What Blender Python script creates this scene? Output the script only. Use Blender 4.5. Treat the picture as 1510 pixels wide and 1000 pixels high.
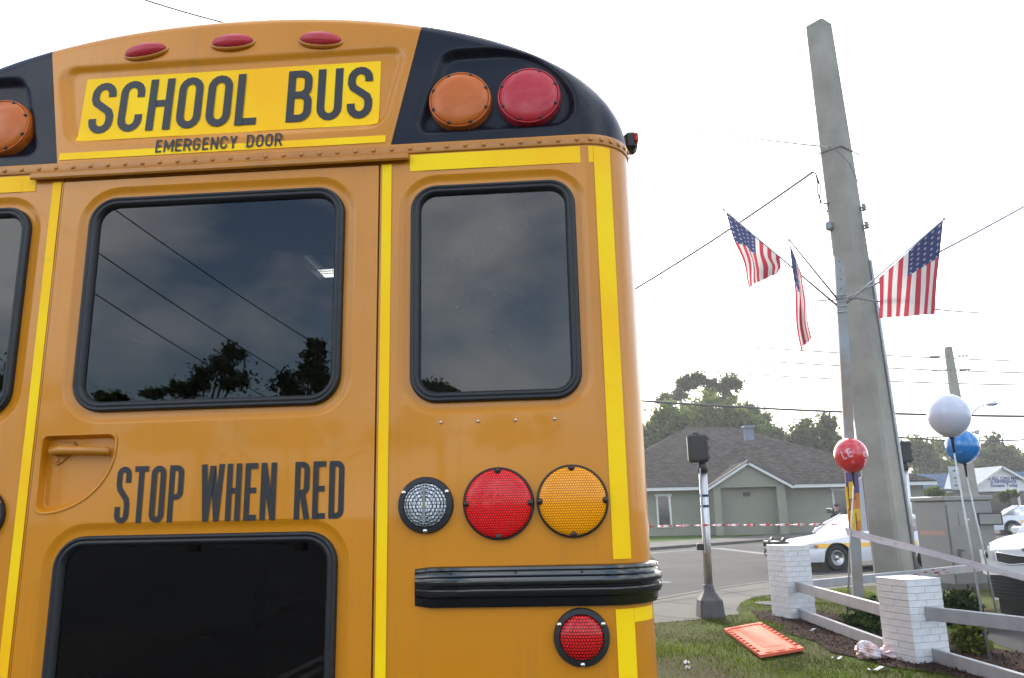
import bpy, bmesh, math, random
import numpy as np
from mathutils import Vector, Matrix
from mathutils.geometry import tessellate_polygon

# ------------------------------------------------------------------ camera, sky, sun, exposure
SC = bpy.context.scene
for o in list(bpy.data.objects): bpy.data.objects.remove(o)
COL = SC.collection
PITCH, ROLL, EYE, FPX = math.radians(12.5), math.radians(1.3), 1.6, 1150.0
R0 = Vector((1, 0, 0)); U0 = Vector((0, -math.sin(PITCH), math.cos(PITCH))); FW = Vector((0, math.cos(PITCH), math.sin(PITCH)))
CR = R0*math.cos(ROLL) - U0*math.sin(ROLL); CU = R0*math.sin(ROLL) + U0*math.cos(ROLL)
cd = bpy.data.cameras.new('camera'); cam = bpy.data.objects.new('camera', cd); COL.objects.link(cam)
m = Matrix((CR, CU, -FW)).transposed().to_4x4(); m.translation = (0, 0, EYE); cam.matrix_world = m
cd.sensor_width = 36.0; cd.lens = 36.0*FPX/1510.0; cd.clip_start = 0.05; cd.clip_end = 2000
SC.camera = cam
SC.view_settings.view_transform = 'Standard'; SC.view_settings.look = 'None'
SC.view_settings.exposure = 2.2; SC.view_settings.gamma = 1.0; SC.view_settings.use_curve_mapping = False

SUN_EL, SUN_AZ = math.radians(32.8), math.radians(0.8)      # azimuth from +Y towards +X
sun_dir = Vector((math.sin(SUN_AZ)*math.cos(SUN_EL), math.cos(SUN_AZ)*math.cos(SUN_EL), math.sin(SUN_EL)))
sl = bpy.data.lights.new('sun', 'SUN'); sl.energy = 1.3; sl.angle = math.radians(5.0); sl.color = (1.0, 0.95, 0.87)
so = bpy.data.objects.new('sun', sl); COL.objects.link(so)
so.rotation_euler = sun_dir.to_track_quat('Z', 'Y').to_euler()

W = bpy.data.worlds.new('World'); SC.world = W; W.use_nodes = True
nt = W.node_tree; nt.nodes.clear()
def N(t, kind, **kw):
    n = t.nodes.new(kind)
    for k, v in kw.items():
        if k == 'inp':
            for a, b in v.items(): n.inputs[a].default_value = b
        else: setattr(n, k, v)
    return n
sky = N(nt, 'ShaderNodeTexSky'); sky.sky_type = 'NISHITA'; sky.sun_disc = False
sky.sun_elevation = SUN_EL; sky.sun_rotation = SUN_AZ; sky.dust_density = 3.0; sky.air_density = 1.0; sky.ozone_density = 1.5
geo = N(nt, 'ShaderNodeTexCoord')
sep = N(nt, 'ShaderNodeSeparateXYZ'); nt.links.new(geo.outputs['Generated'], sep.inputs[0])
mp = N(nt, 'ShaderNodeMapping'); mp.inputs['Scale'].default_value = (1.0, 1.0, 1.9); mp.inputs['Location'].default_value = (3.1, 1.7, 0.4)
nt.links.new(geo.outputs['Generated'], mp.inputs[0])
cn = N(nt, 'ShaderNodeTexNoise', inp={'Scale': 2.3, 'Detail': 7.0, 'Roughness': 0.55}); nt.links.new(mp.outputs[0], cn.inputs['Vector'])
cr = N(nt, 'ShaderNodeValToRGB'); cr.color_ramp.elements[0].position = 0.45; cr.color_ramp.elements[1].position = 0.66
nt.links.new(cn.outputs['Fac'], cr.inputs[0])
# broken cloud: sunlit faces opposite the sun, raised to light the bus rear; dimmed towards it
dt = N(nt, 'ShaderNodeVectorMath', operation='DOT_PRODUCT'); dt.inputs[1].default_value = sun_dir
nt.links.new(geo.outputs['Generated'], dt.inputs[0])
ph = N(nt, 'ShaderNodeMapRange', interpolation_type='SMOOTHSTEP'); ph.inputs['From Min'].default_value = -0.6; ph.inputs['From Max'].default_value = 1.0
ph.inputs['To Min'].default_value = 8.5; ph.inputs['To Max'].default_value = 6.0
nt.links.new(dt.outputs['Value'], ph.inputs['Value'])
cc = N(nt, 'ShaderNodeMixRGB', blend_type='MULTIPLY', inp={0: 1.0, 1: (0.97, 0.985, 1.0, 1)}); nt.links.new(ph.outputs[0], cc.inputs[2])
mixc = N(nt, 'ShaderNodeMixRGB'); nt.links.new(cr.outputs[0], mixc.inputs[0]); nt.links.new(sky.outputs[0], mixc.inputs[1]); nt.links.new(cc.outputs[0], mixc.inputs[2])
bg = N(nt, 'ShaderNodeBackground', inp={'Strength': 0.1}); nt.links.new(mixc.outputs[0], bg.inputs[0])
wo = N(nt, 'ShaderNodeOutputWorld'); nt.links.new(bg.outputs[0], wo.inputs[0])

RNG = random.Random(7); NR = np.random.RandomState(11)

# ------------------------------------------------------------------ surveying helpers
def ray(x, y): return FW + CR*((x-755.0)/FPX) + CU*((500.0-y)/FPX)
CAMP = Vector((0, 0, EYE))
def G(x, y, z=0.0):                       # a sighted point on level ground of height z
    d = ray(x, y); return CAMP + d*((z-EYE)/d.z)
def A(x, y, Y):                           # a sighted point at distance Y
    d = ray(x, y); return CAMP + d*(Y/d.y)
PSI = math.radians(4.0)
BU = Vector((math.cos(PSI), -math.sin(PSI), 0)); BW = Vector((math.sin(PSI), math.cos(PSI), 0))
BO = BW*2.1 + BU*(-1.01)
def mirror(p):                            # where a thing seen mirrored in the bus's rear glass really stands
    return p - BW*(2*((p-BO).dot(BW)))

# ------------------------------------------------------------------ materials
MATS = {}
def mat(name, col, rough=0.6, metal=0.0, coat=0.0, var=0.0, vscale=8.0, col2=None, bump=0.0, bscale=40.0, spec=0.5, detail=4.0, coord='Object', trans=0.0, emit=None, rvar=0.0):
    if name in MATS: return MATS[name]
    m = bpy.data.materials.new(name); m.use_nodes = True; t = m.node_tree; b = t.nodes['Principled BSDF']
    b.inputs['Base Color'].default_value = (*col, 1); b.inputs['Roughness'].default_value = rough; b.inputs['Metallic'].default_value = metal
    b.inputs['Coat Weight'].default_value = coat; b.inputs['Coat Roughness'].default_value = 0.04; b.inputs['Specular IOR Level'].default_value = spec
    if trans: b.inputs['Transmission Weight'].default_value = trans
    if emit: b.inputs['Emission Color'].default_value = (*emit[0], 1); b.inputs['Emission Strength'].default_value = emit[1]
    if var or col2 or bump or rvar:
        tc = N(t, 'ShaderNodeTexCoord')
    if var or col2:
        n = N(t, 'ShaderNodeTexNoise', inp={'Scale': vscale, 'Detail': detail, 'Roughness': 0.6}); t.links.new(tc.outputs[coord], n.inputs['Vector'])
        r = N(t, 'ShaderNodeValToRGB'); r.color_ramp.elements[0].position = 0.35; r.color_ramp.elements[1].position = 0.65
        c2 = col2 if col2 else tuple(c*(1-var) for c in col)
        r.color_ramp.elements[0].color = (*c2, 1); r.color_ramp.elements[1].color = (*col, 1)
        t.links.new(n.outputs['Fac'], r.inputs[0]); t.links.new(r.outputs[0], b.inputs['Base Color'])
    if rvar:
        n = N(t, 'ShaderNodeTexNoise', inp={'Scale': vscale*1.7, 'Detail': 5.0}); t.links.new(tc.outputs[coord], n.inputs['Vector'])
        r = N(t, 'ShaderNodeMapRange', inp={'From Min': .3, 'From Max': .7, 'To Min': max(0, rough-rvar), 'To Max': rough+rvar}); t.links.new(n.outputs['Fac'], r.inputs['Value']); t.links.new(r.outputs[0], b.inputs['Roughness'])
    if bump:
        n = N(t, 'ShaderNodeTexNoise', inp={'Scale': bscale, 'Detail': 5.0}); t.links.new(tc.outputs[coord], n.inputs['Vector'])
        bp = N(t, 'ShaderNodeBump', inp={'Strength': bump, 'Distance': 0.02}); t.links.new(n.outputs['Fac'], bp.inputs['Height']); t.links.new(bp.outputs[0], b.inputs['Normal'])
    MATS[name] = m; return m

def glass_mat(name, tint, ior=1.55, rough=0.0, dirt=0.0):
    m = bpy.data.materials.new(name); m.use_nodes = True; t = m.node_tree; t.nodes.clear()
    tr = N(t, 'ShaderNodeBsdfTransparent', inp={0: (*tint, 1)}); gl = N(t, 'ShaderNodeBsdfGlossy', inp={0: (1, 1, 1, 1), 'Roughness': rough})
    fr = N(t, 'ShaderNodeFresnel', inp={'IOR': ior}); mx = N(t, 'ShaderNodeMixShader'); o = N(t, 'ShaderNodeOutputMaterial')
    t.links.new(fr.outputs[0], mx.inputs[0]); t.links.new(tr.outputs[0], mx.inputs[1]); t.links.new(gl.outputs[0], mx.inputs[2])
    last = mx
    if dirt:
        df = N(t, 'ShaderNodeBsdfDiffuse', inp={0: (.5, .5, .48, 1)}); tc = N(t, 'ShaderNodeTexCoord')
        n = N(t, 'ShaderNodeTexNoise', inp={'Scale': 3.0, 'Detail': 8.0, 'Roughness': .75}); t.links.new(tc.outputs['Object'], n.inputs['Vector'])
        n2 = N(t, 'ShaderNodeTexNoise', inp={'Scale': 160.0, 'Detail': 2.0}); t.links.new(tc.outputs['Object'], n2.inputs['Vector'])
        r1 = N(t, 'ShaderNodeMapRange', inp={'From Min': .42, 'From Max': .75, 'To Min': 0.0, 'To Max': dirt}); t.links.new(n.outputs[0], r1.inputs[0])
        r2 = N(t, 'ShaderNodeMapRange', inp={'From Min': .68, 'From Max': .76, 'To Min': 0.12, 'To Max': 1.0}); t.links.new(n2.outputs[0], r2.inputs[0])
        mu = N(t, 'ShaderNodeMath', operation='MULTIPLY'); t.links.new(r1.outputs[0], mu.inputs[0]); t.links.new(r2.outputs[0], mu.inputs[1])
        m2 = N(t, 'ShaderNodeMixShader'); t.links.new(mu.outputs[0], m2.inputs[0]); t.links.new(mx.outputs[0], m2.inputs[1]); t.links.new(df.outputs[0], m2.inputs[2]); last = m2
    t.links.new(last.outputs[0], o.inputs[0]); MATS[name] = m; return m

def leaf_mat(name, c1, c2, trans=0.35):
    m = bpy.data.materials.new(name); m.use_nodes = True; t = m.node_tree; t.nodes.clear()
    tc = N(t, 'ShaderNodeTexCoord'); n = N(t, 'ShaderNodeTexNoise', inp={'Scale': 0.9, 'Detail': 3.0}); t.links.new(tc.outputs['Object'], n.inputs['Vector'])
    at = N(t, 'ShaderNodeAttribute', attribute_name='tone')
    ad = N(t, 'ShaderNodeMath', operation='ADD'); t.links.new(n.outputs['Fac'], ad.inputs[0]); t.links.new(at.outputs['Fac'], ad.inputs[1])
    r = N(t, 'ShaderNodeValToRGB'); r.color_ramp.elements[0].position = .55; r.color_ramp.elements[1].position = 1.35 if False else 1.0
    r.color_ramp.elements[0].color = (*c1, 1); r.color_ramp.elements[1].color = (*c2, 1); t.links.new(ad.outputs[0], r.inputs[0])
    d = N(t, 'ShaderNodeBsdfDiffuse'); s = N(t, 'ShaderNodeBsdfTranslucent'); x = N(t, 'ShaderNodeMixShader', inp={0: trans}); o = N(t, 'ShaderNodeOutputMaterial')
    t.links.new(r.outputs[0], d.inputs[0]); t.links.new(r.outputs[0], s.inputs[0]); t.links.new(d.outputs[0], x.inputs[1]); t.links.new(s.outputs[0], x.inputs[2]); t.links.new(x.outputs[0], o.inputs[0])
    MATS[name] = m; return m

# ------------------------------------------------------------------ mesh helpers
def tag(o, label=None, cat=None, group=None, kind=None):
    if label: o['label'] = label
    if cat: o['category'] = cat
    if group: o['group'] = group
    if kind: o['kind'] = kind
    return o
def empty(name, loc=(0, 0, 0), rz=0.0, parent=None):
    o = bpy.data.objects.new(name, None); o.empty_display_size = 0.2; COL.objects.link(o); o.location = loc; o.rotation_euler[2] = rz
    if parent: o.parent = parent
    return o
def mesh_obj(name, V, F, material, parent=None, smooth=False, loc=None):
    me = bpy.data.meshes.new(name); me.from_pydata([tuple(v) for v in V], [], F); me.update()
    if smooth: me.polygons.foreach_set('use_smooth', [True]*len(me.polygons))
    if material: me.materials.append(MATS[material] if isinstance(material, str) else material)
    o = bpy.data.objects.new(name, me); COL.objects.link(o)
    if parent: o.parent = parent
    if loc is not None: o.location = loc
    return o
def inst(name, me, parent=None, loc=(0, 0, 0), rot=(0, 0, 0), scale=None):
    o = bpy.data.objects.new(name, me); COL.objects.link(o); o.location = loc; o.rotation_euler = rot
    if scale: o.scale = scale
    if parent: o.parent = parent
    return o
def smooth_by_angle(o, ang=35):
    me = o.data; me.polygons.foreach_set('use_smooth', [True]*len(me.polygons))
    bm = bmesh.new(); bm.from_mesh(me); ca = math.radians(ang)
    for e in bm.edges:
        if len(e.link_faces) == 2: e.smooth = e.calc_face_angle(0) < ca
    bm.to_mesh(me); bm.free(); return o
class MB:
    def __init__(s): s.V = []; s.F = []
    def add(s, V, F):
        k = len(s.V); s.V += [tuple(v) for v in V]; s.F += [tuple(i+k for i in f) for f in F]; return s
    def box(s, c, size, rz=0.0, bev=0.0):
        hx, hy, hz = [d/2 for d in size]; cs, sn = math.cos(rz), math.sin(rz)
        if bev <= 0:
            P = [(x, y, z) for x in (-hx, hx) for y in (-hy, hy) for z in (-hz, hz)]
            F = [(0, 1, 3, 2), (4, 6, 7, 5), (0, 4, 5, 1), (2, 3, 7, 6), (0, 2, 6, 4), (1, 5, 7, 3)]
        else:
            b = min(bev, hx*.9, hy*.9, hz*.9); P = []; F = []
            idx = {}
            for sx in (-1, 1):
                for sy in (-1, 1):
                    for sz in (-1, 1):
                        for ax in range(3):
                            p = [sx*(hx-b), sy*(hy-b), sz*(hz-b)]; p[ax] = (sx*hx, sy*hy, sz*hz)[ax]
                            idx[(sx, sy, sz, ax)] = len(P); P.append(tuple(p))
            q = (-1, 1)
            for sg in q:
                F.append([idx[(sg, a, b2, 0)] for a, b2 in ((-1, -1), (1, -1), (1, 1), (-1, 1))])
                F.append([idx[(a, sg, b2, 1)] for a, b2 in ((-1, -1), (1, -1), (1, 1), (-1, 1))])
                F.append([idx[(a, b2, sg, 2)] for a, b2 in ((-1, -1), (1, -1), (1, 1), (-1, 1))])
            for s1 in q:
                for s2 in q:
                    F.append([idx[(s1, s2, -1, 0)], idx[(s1, s2, 1, 0)], idx[(s1, s2, 1, 1)], idx[(s1, s2, -1, 1)]])
                    F.append([idx[(s1, -1, s2, 0)], idx[(s1, 1, s2, 0)], idx[(s1, 1, s2, 2)], idx[(s1, -1, s2, 2)]])
                    F.append([idx[(-1, s1, s2, 1)], idx[(1, s1, s2, 1)], idx[(1, s1, s2, 2)], idx[(-1, s1, s2, 2)]])
                    for s3 in q: F.append([idx[(s1, s2, s3, 0)], idx[(s1, s2, s3, 1)], idx[(s1, s2, s3, 2)]])
        return s.add([(c[0]+x*cs-y*sn, c[1]+x*sn+y*cs, c[2]+z) for x, y, z in P], F)
    def tube(s, pts, r, n=8, cap=True):
        pts = [Vector(p) for p in pts]; rs = r if isinstance(r, (list, tuple)) else [r]*len(pts); k = len(s.V); up = Vector((0, 0, 1))
        for i, p in enumerate(pts):
            d = (pts[min(i+1, len(pts)-1)] - pts[max(i-1, 0)]).normalized()
            a = d.cross(up) if abs(d.z) < .97 else d.cross(Vector((1, 0, 0)))
            a.normalize(); b = a.cross(d)
            for j in range(n):
                t = 2*math.pi*(j+.5)/n; s.V.append(tuple(p + (a*math.cos(t)+b*math.sin(t))*rs[i]))
        for i in range(len(pts)-1):
            for j in range(n):
                j2 = (j+1) % n; s.F.append((k+i*n+j, k+i*n+j2, k+(i+1)*n+j2, k+(i+1)*n+j))
        if cap: s.F.append(tuple(k+j for j in range(n))[::-1]); s.F.append(tuple(k+(len(pts)-1)*n+j for j in range(n)))
        return s
    def lathe(s, prof, n=24, axis='z', c=(0, 0, 0), sx=1.0, sy=1.0):
        k = len(s.V)
        for r, h in prof:
            for j in range(n):
                t = 2*math.pi*j/n; a, b = r*math.cos(t)*sx, r*math.sin(t)*sy
                p = (a, b, h) if axis == 'z' else ((a, h, b) if axis == 'y' else (h, a, b))
                s.V.append((p[0]+c[0], p[1]+c[1], p[2]+c[2]))
        for i in range(len(prof)-1):
            for j in range(n):
                j2 = (j+1) % n; s.F.append((k+i*n+j, k+i*n+j2, k+(i+1)*n+j2, k+(i+1)*n+j))
        if prof[0][0] > 1e-6: s.F.append(tuple(k+j for j in range(n))[::-1])
        if prof[-1][0] > 1e-6: s.F.append(tuple(k+(len(prof)-1)*n+j for j in range(n)))
        return s
    def grid(s, rows, closed=False):
        k = len(s.V); n = len(rows[0])
        for r in rows: s.V += [tuple(p) for p in r]
        for i in range(len(rows)-1):
            for j in range(n if closed else n-1):
                j2 = (j+1) % n; s.F.append((k+i*n+j, k+i*n+j2, k+(i+1)*n+j2, k+(i+1)*n+j))
        return s
    def poly(s, loops, fn):                # flat 2-D loops with holes -> faces, mapped by fn(a, b)
        vl = [[Vector((a, b, 0)) for a, b in l] for l in loops]; flat = [p for l in vl for p in l]; k = len(s.V)
        s.V += [tuple(fn(p.x, p.y)) for p in flat]
        for t in tessellate_polygon(vl): s.F.append(tuple(k+i for i in t))
        return s
    def slab(s, loop, z0, z1):             # vertical prism over a ground loop
        k = len(s.V); n = len(loop); s.poly([loop], lambda a, b: (a, b, z1)); j = len(s.V)
        s.V += [(a, b, z0) for a, b in loop]
        for i in range(n): s.F.append((k+i, k+(i+1) % n, j+(i+1) % n, j+i))
        return s
    def prism(s, loop, d, base):           # extrude a 3-D loop along d
        pass
    def build(s, name, material, parent=None, smooth=False, loc=None): return mesh_obj(name, s.V, s.F, material, parent, smooth, loc)
def fix_normals(o):
    bm = bmesh.new(); bm.from_mesh(o.data); bmesh.ops.recalc_face_normals(bm, faces=bm.faces); bm.to_mesh(o.data); bm.free(); return o
def rrect(x0, x1, z0, z1, r, n=6):
    P = []
    for cx, cz, a0 in ((x1-r, z1-r, 0), (x0+r, z1-r, 90), (x0+r, z0+r, 180), (x1-r, z0+r, 270)):
        for i in range(n+1):
            a = math.radians(a0+90.0*i/n); P.append((cx+r*math.cos(a), cz+r*math.sin(a)))
    return P
def fast_tris(name, V, nper, material, parent=None, tone=None, smooth=False):
    """V: (N*nper,3) array, consecutive groups of nper verts are one face."""
    V = np.asarray(V, dtype=np.float32); nv = len(V); nf = nv//nper
    me = bpy.data.meshes.new(name); me.vertices.add(nv); me.vertices.foreach_set('co', V.ravel())
    me.loops.add(nv); me.loops.foreach_set('vertex_index', np.arange(nv, dtype=np.int32))
    me.polygons.add(nf); me.polygons.foreach_set('loop_start', np.arange(0, nv, nper, dtype=np.int32)); me.polygons.foreach_set('loop_total', np.full(nf, nper, dtype=np.int32))
    me.update(calc_edges=True)
    if tone is not None:
        at = me.attributes.new('tone', 'FLOAT', 'FACE'); at.data.foreach_set('value', np.asarray(tone, dtype=np.float32))
    me.materials.append(MATS[material]); o = bpy.data.objects.new(name, me); COL.objects.link(o)
    if parent: o.parent = parent
    return o
# ------------------------------------------------------------------ materials of the bus
mat('bus_yellow', (0.6, 0.218, 0.003), rough=.36, coat=.38, var=.08, vscale=1.6, bump=.012, bscale=5.0, rvar=.06, spec=.3)
def grime(m):                     # faint rain streaks and road film
    t = m.node_tree; b = t.nodes['Principled BSDF']; src = b.inputs['Base Color'].links[0].from_socket; tc = N(t, 'ShaderNodeTexCoord'); mp = N(t, 'ShaderNodeMapping'); mp.inputs['Scale'].default_value = (38, 38, 1.3); t.links.new(tc.outputs['Object'], mp.inputs[0])
    n = N(t, 'ShaderNodeTexNoise', inp={'Scale': 1.0, 'Detail': 6.0, 'Roughness': .65}); t.links.new(mp.outputs[0], n.inputs[0]); n2 = N(t, 'ShaderNodeTexNoise', inp={'Scale': 2.4, 'Detail': 8.0, 'Roughness': .7}); t.links.new(tc.outputs['Object'], n2.inputs[0])
    mu = N(t, 'ShaderNodeMath', operation='MULTIPLY'); t.links.new(n.outputs[0], mu.inputs[0]); t.links.new(n2.outputs[0], mu.inputs[1]); r = N(t, 'ShaderNodeMapRange', inp={'From Min': .27, 'From Max': .42, 'To Min': 0.0, 'To Max': .22}); t.links.new(mu.outputs[0], r.inputs[0])
    mx = N(t, 'ShaderNodeMixRGB', inp={2: (.20, .12, .04, 1)}); t.links.new(r.outputs[0], mx.inputs[0]); t.links.new(src, mx.inputs[1]); t.links.new(mx.outputs[0], b.inputs['Base Color'])
grime(MATS['bus_yellow'])
mat('bus_yellow_trim', (0.5, 0.182, 0.005), rough=.45, coat=.3, var=.2, vscale=9)
mat('bus_black', (.005, .0075, .015), rough=.4, coat=.12, spec=.2, var=.2, vscale=4, rvar=.08)
mat('rail_black', (.006, .006, .007), rough=.13, coat=.6, var=.3, vscale=12, bump=.02, bscale=30)
mat('rubber', (.010, .011, .013), rough=.5, var=.35, vscale=20, bump=.05, bscale=90)
mat('lettering', (.012, .012, .013), rough=.45, var=.2, vscale=30)
mat('dark_gap', (.012, .009, .006), rough=.8)
mat('chrome', (.62, .62, .62), rough=.18, metal=1.0)
mat('screw_dark', (.05, .035, .03), rough=.4, metal=.6)
mat('liner', (.22, .225, .22), rough=.7, var=.15, vscale=2)
mat('seat_vinyl', (.018, .03, .03), rough=.5, var=.3, vscale=14, bump=.04, bscale=50)
mat('floor_rubber', (.02, .02, .02), rough=.8)
mat('tyre', (.014, .014, .015), rough=.85, var=.3, vscale=20)
mat('wheel_white', (.55, .55, .54), rough=.5, var=.2, vscale=9)
glass_mat('bus_glass', (.24, .265, .275), ior=1.48)
glass_mat('bus_glass_dusty', (.20, .225, .235), ior=1.5, dirt=.32)
glass_mat('side_glass', (.42, .46, .47), ior=1.45)
glass_mat('dark_glass', (.10, .105, .11), ior=1.45)
mat('lamp_bulb', (.8, .6, .3), rough=.3)
glass_mat('clear_glass', (.85, .88, .87), ior=1.5)

def tape_mat():
    m = mat('reflective_tape', (1.0, .72, .004), rough=.5, spec=.2, coat=.0)
    t = m.node_tree; b = t.nodes['Principled BSDF']; tc = N(t, 'ShaderNodeTexCoord')
    n = N(t, 'ShaderNodeTexNoise', inp={'Scale': 2.2, 'Detail': 3.0}); t.links.new(tc.outputs['Object'], n.inputs[0])
    r = N(t, 'ShaderNodeValToRGB'); r.color_ramp.elements[0].position = .36; r.color_ramp.elements[1].position = .62
    r.color_ramp.elements[0].color = (1.0, .49, .002, 1); r.color_ramp.elements[1].color = (1.0, .67, .002, 1)
    # fine cell weave of the sheeting
    w = N(t, 'ShaderNodeTexBrick', inp={'Color1': (1, 1, 1, 1), 'Color2': (.97, .97, .97, 1), 'Mortar': (.92, .91, .9, 1), 'Scale': 70.0, 'Mortar Size': .03, 'Brick Width': .35, 'Row Height': .25})
    mp = N(t, 'ShaderNodeMapping'); mp.inputs['Rotation'].default_value = (math.pi/2, 0, 0); t.links.new(tc.outputs['Object'], mp.inputs[0]); t.links.new(mp.outputs[0], w.inputs[0])
    mx = N(t, 'ShaderNodeMixRGB', blend_type='MULTIPLY', inp={0: .7}); t.links.new(n.outputs[0], r.inputs[0]); t.links.new(r.outputs[0], mx.inputs[1]); t.links.new(w.outputs[0], mx.inputs[2]); t.links.new(mx.outputs[0], b.inputs['Base Color'])
tape_mat()
def lens_mat(name, c1, c2, kind, scale=95.0, glow=0.0):
    m = bpy.data.materials.new(name); m.use_nodes = True; t = m.node_tree; b = t.nodes['Principled BSDF']
    tc = N(t, 'ShaderNodeTexCoord'); mp = N(t, 'ShaderNodeMapping'); mp.inputs['Rotation'].default_value = (math.pi/2, 0, 0); t.links.new(tc.outputs['Object'], mp.inputs[0])
    if kind == 'prism':
        v = N(t, 'ShaderNodeTexBrick', inp={'Color1': (1, 1, 1, 1), 'Color2': (.8, .8, .8, 1), 'Mortar': (0, 0, 0, 1), 'Scale': scale, 'Mortar Size': .12, 'Mortar Smooth': .7, 'Brick Width': .5, 'Row Height': .5}); v.offset = .5
        t.links.new(mp.outputs[0], v.inputs[0]); out = v.outputs['Color']
    else:
        v = N(t, 'ShaderNodeTexWave', inp={'Scale': scale, 'Distortion': 0.0}); v.wave_type = 'RINGS'; v.rings_direction = 'Z' if False else 'SPHERICAL'
        t.links.new(mp.outputs[0], v.inputs[0]); out = v.outputs['Color']
    n = N(t, 'ShaderNodeTexNoise', inp={'Scale': 14.0, 'Detail': 3.0}); t.links.new(tc.outputs['Object'], n.inputs[0])  # large noise brightens patches of the lens colour, a painted glow
    ad = N(t, 'ShaderNodeMixRGB', blend_type='MULTIPLY', inp={0: .75}); t.links.new(out, ad.inputs[1]); t.links.new(n.outputs['Color'], ad.inputs[2])
    r = N(t, 'ShaderNodeValToRGB'); r.color_ramp.elements[0].position = .05; r.color_ramp.elements[1].position = .42; r.color_ramp.elements[0].color = (*c1, 1); r.color_ramp.elements[1].color = (*c2, 1)
    t.links.new(ad.outputs[0], r.inputs[0]); t.links.new(r.outputs[0], b.inputs['Base Color'])
    bp = N(t, 'ShaderNodeBump', inp={'Strength': .35, 'Distance': .002}); t.links.new(out, bp.inputs['Height']); t.links.new(bp.outputs[0], b.inputs['Normal'])
    b.inputs['Roughness'].default_value = .22; b.inputs['Specular IOR Level'].default_value = .2; b.inputs['Coat Weight'].default_value = .3; b.inputs['Coat Roughness'].default_value = .05; b.inputs['Subsurface Weight'].default_value = 0.0
    MATS[name] = m
lens_mat('red_lens', (.30, .002, .005), (.95, .018, .016), 'prism', 78)
lens_mat('amber_lens', (.55, .13, .0), (1.0, .42, .003), 'prism', 78)
lens_mat('red_led_lens', (.13, .002, .003), (.75, .016, .015), 'prism', 66)
lens_mat('clear_lens', (.15, .16, .17), (.70, .73, .76), 'prism', 55)
lens_mat('dull_red_lens', (.34, .016, .028), (.58, .035, .050), 'prism', 140)  # duller copies for the upper lamps, glare veil put into the colour
lens_mat('dull_amber_lens', (.40, .080, .010), (.66, .165, .016), 'prism', 140)

# ------------------------------------------------------------------ the bus (x right, y forward, z up; y = 0 is the flat of the rear)
bus = empty('school_bus', BO, -PSI); tag(bus, 'yellow school bus seen from behind, filling the left side', 'school bus')
HWID, ZT, ZTOP, FLOORZ, BLEN = 1.22, 2.665, 3.19, 0.92, 9.2
RC = .14
def corner(t): t = max(0., min(.999, t)); return RC*(1-math.sqrt(1-t*t))
def roof_z(u, half=HWID, b=ZTOP-ZT, n=2.1): return ZT + b*max(0., 1-(abs(u)/half)**n)**(1/n)
def sdf_poly(P, u, z, r):                        # convex polygon listed counter-clockwise, rounded by r
    d = -9; s2 = 0.
    for i in range(len(P)):
        a, b = P[i], P[(i+1) % len(P)]; ex, ez = b[0]-a[0], b[1]-a[1]; L = math.hypot(ex, ez)
        q = ((u-a[0])*ez - (z-a[1])*ex)/L + r
        d = max(d, q)
        if q > 0: s2 += q*q
    return (math.sqrt(s2) if s2 > 0 else d) - r
SIGN_REC = [(-.490, 2.736), (.490, 2.736), (.553, 3.008), (-.553, 3.008)]
POD = [(.588, 2.705), (1.045, 2.705), (1.075, 2.80), (1.00, 2.93), (.90, 2.985), (.668, 2.985)]
def sstep(a, b, x): t = max(0., min(1., (x-a)/(b-a))); return t*t*(3-2*t)
def rear_y(u, z):
    if z <= ZT: return corner((abs(u)-1.08)/RC)
    n = 2.1; F = ((abs(u)/HWID)**n + ((z-ZT)/(ZTOP-ZT))**n)**(1/n)
    y = corner((F-.885)/.115) + .08*(z-ZT)
    y += .014*(1-sstep(-.016, .010, sdf_poly(SIGN_REC, u, z, .05)))
    y += .026*(1-sstep(-.020, .008, sdf_poly(POD, abs(u), z, .045)))
    return y
def on_rear(u, z, lift=.0015): return (u, rear_y(u, z)-lift, z)

# cap: yellow middle and black lamp housings
def cap_piece(name, material, s0, s1, n, side=0):
    rows = []; NV = 64
    for i in range(n+1):
        s = s0+(s1-s0)*i/n
        if side == 0: ub, uo = .515*s, .61*s; zo = roof_z(uo)
        else:
            ub = .515+(HWID-.515)*s; p0 = math.acos((.61/HWID)**1.05); ph_ = p0*(1-s)
            uo = HWID*max(0, math.cos(ph_))**(1/1.05); zo = ZT+(ZTOP-ZT)*max(0, math.sin(ph_))**(1/1.05)
            ub, uo = ub*side, uo*side
        rows.append([(u, rear_y(u, z), z) for u, z in [(ub+(uo-ub)*v, ZT+(zo-ZT)*v) for v in [1-(1-k/NV)**1.35 for k in range(NV+1)]]])
    o = MB().grid(rows).build(name, material, bus, True); return o
cap_piece('rear_cap', 'bus_yellow', -1, 1, 110)
cap_piece('lamp_housing', 'bus_black', 0, 1, 84, 1); cap_piece('lamp_housing', 'bus_black', 0, 1, 84, -1)

def sheet(name, material, u0, u1, z0, z1, nu=1, nz=1, lift=.0016, parent=None, shear=0.0):
    mb = MB(); rows = []
    for i in range(nz+1):
        z = z0+(z1-z0)*i/nz; rows.append([on_rear(u0+(u1-u0)*j/nu, z, lift) for j in range(nu+1)])
    return mb.grid(rows).build(name, material, parent or bus, True)

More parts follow.
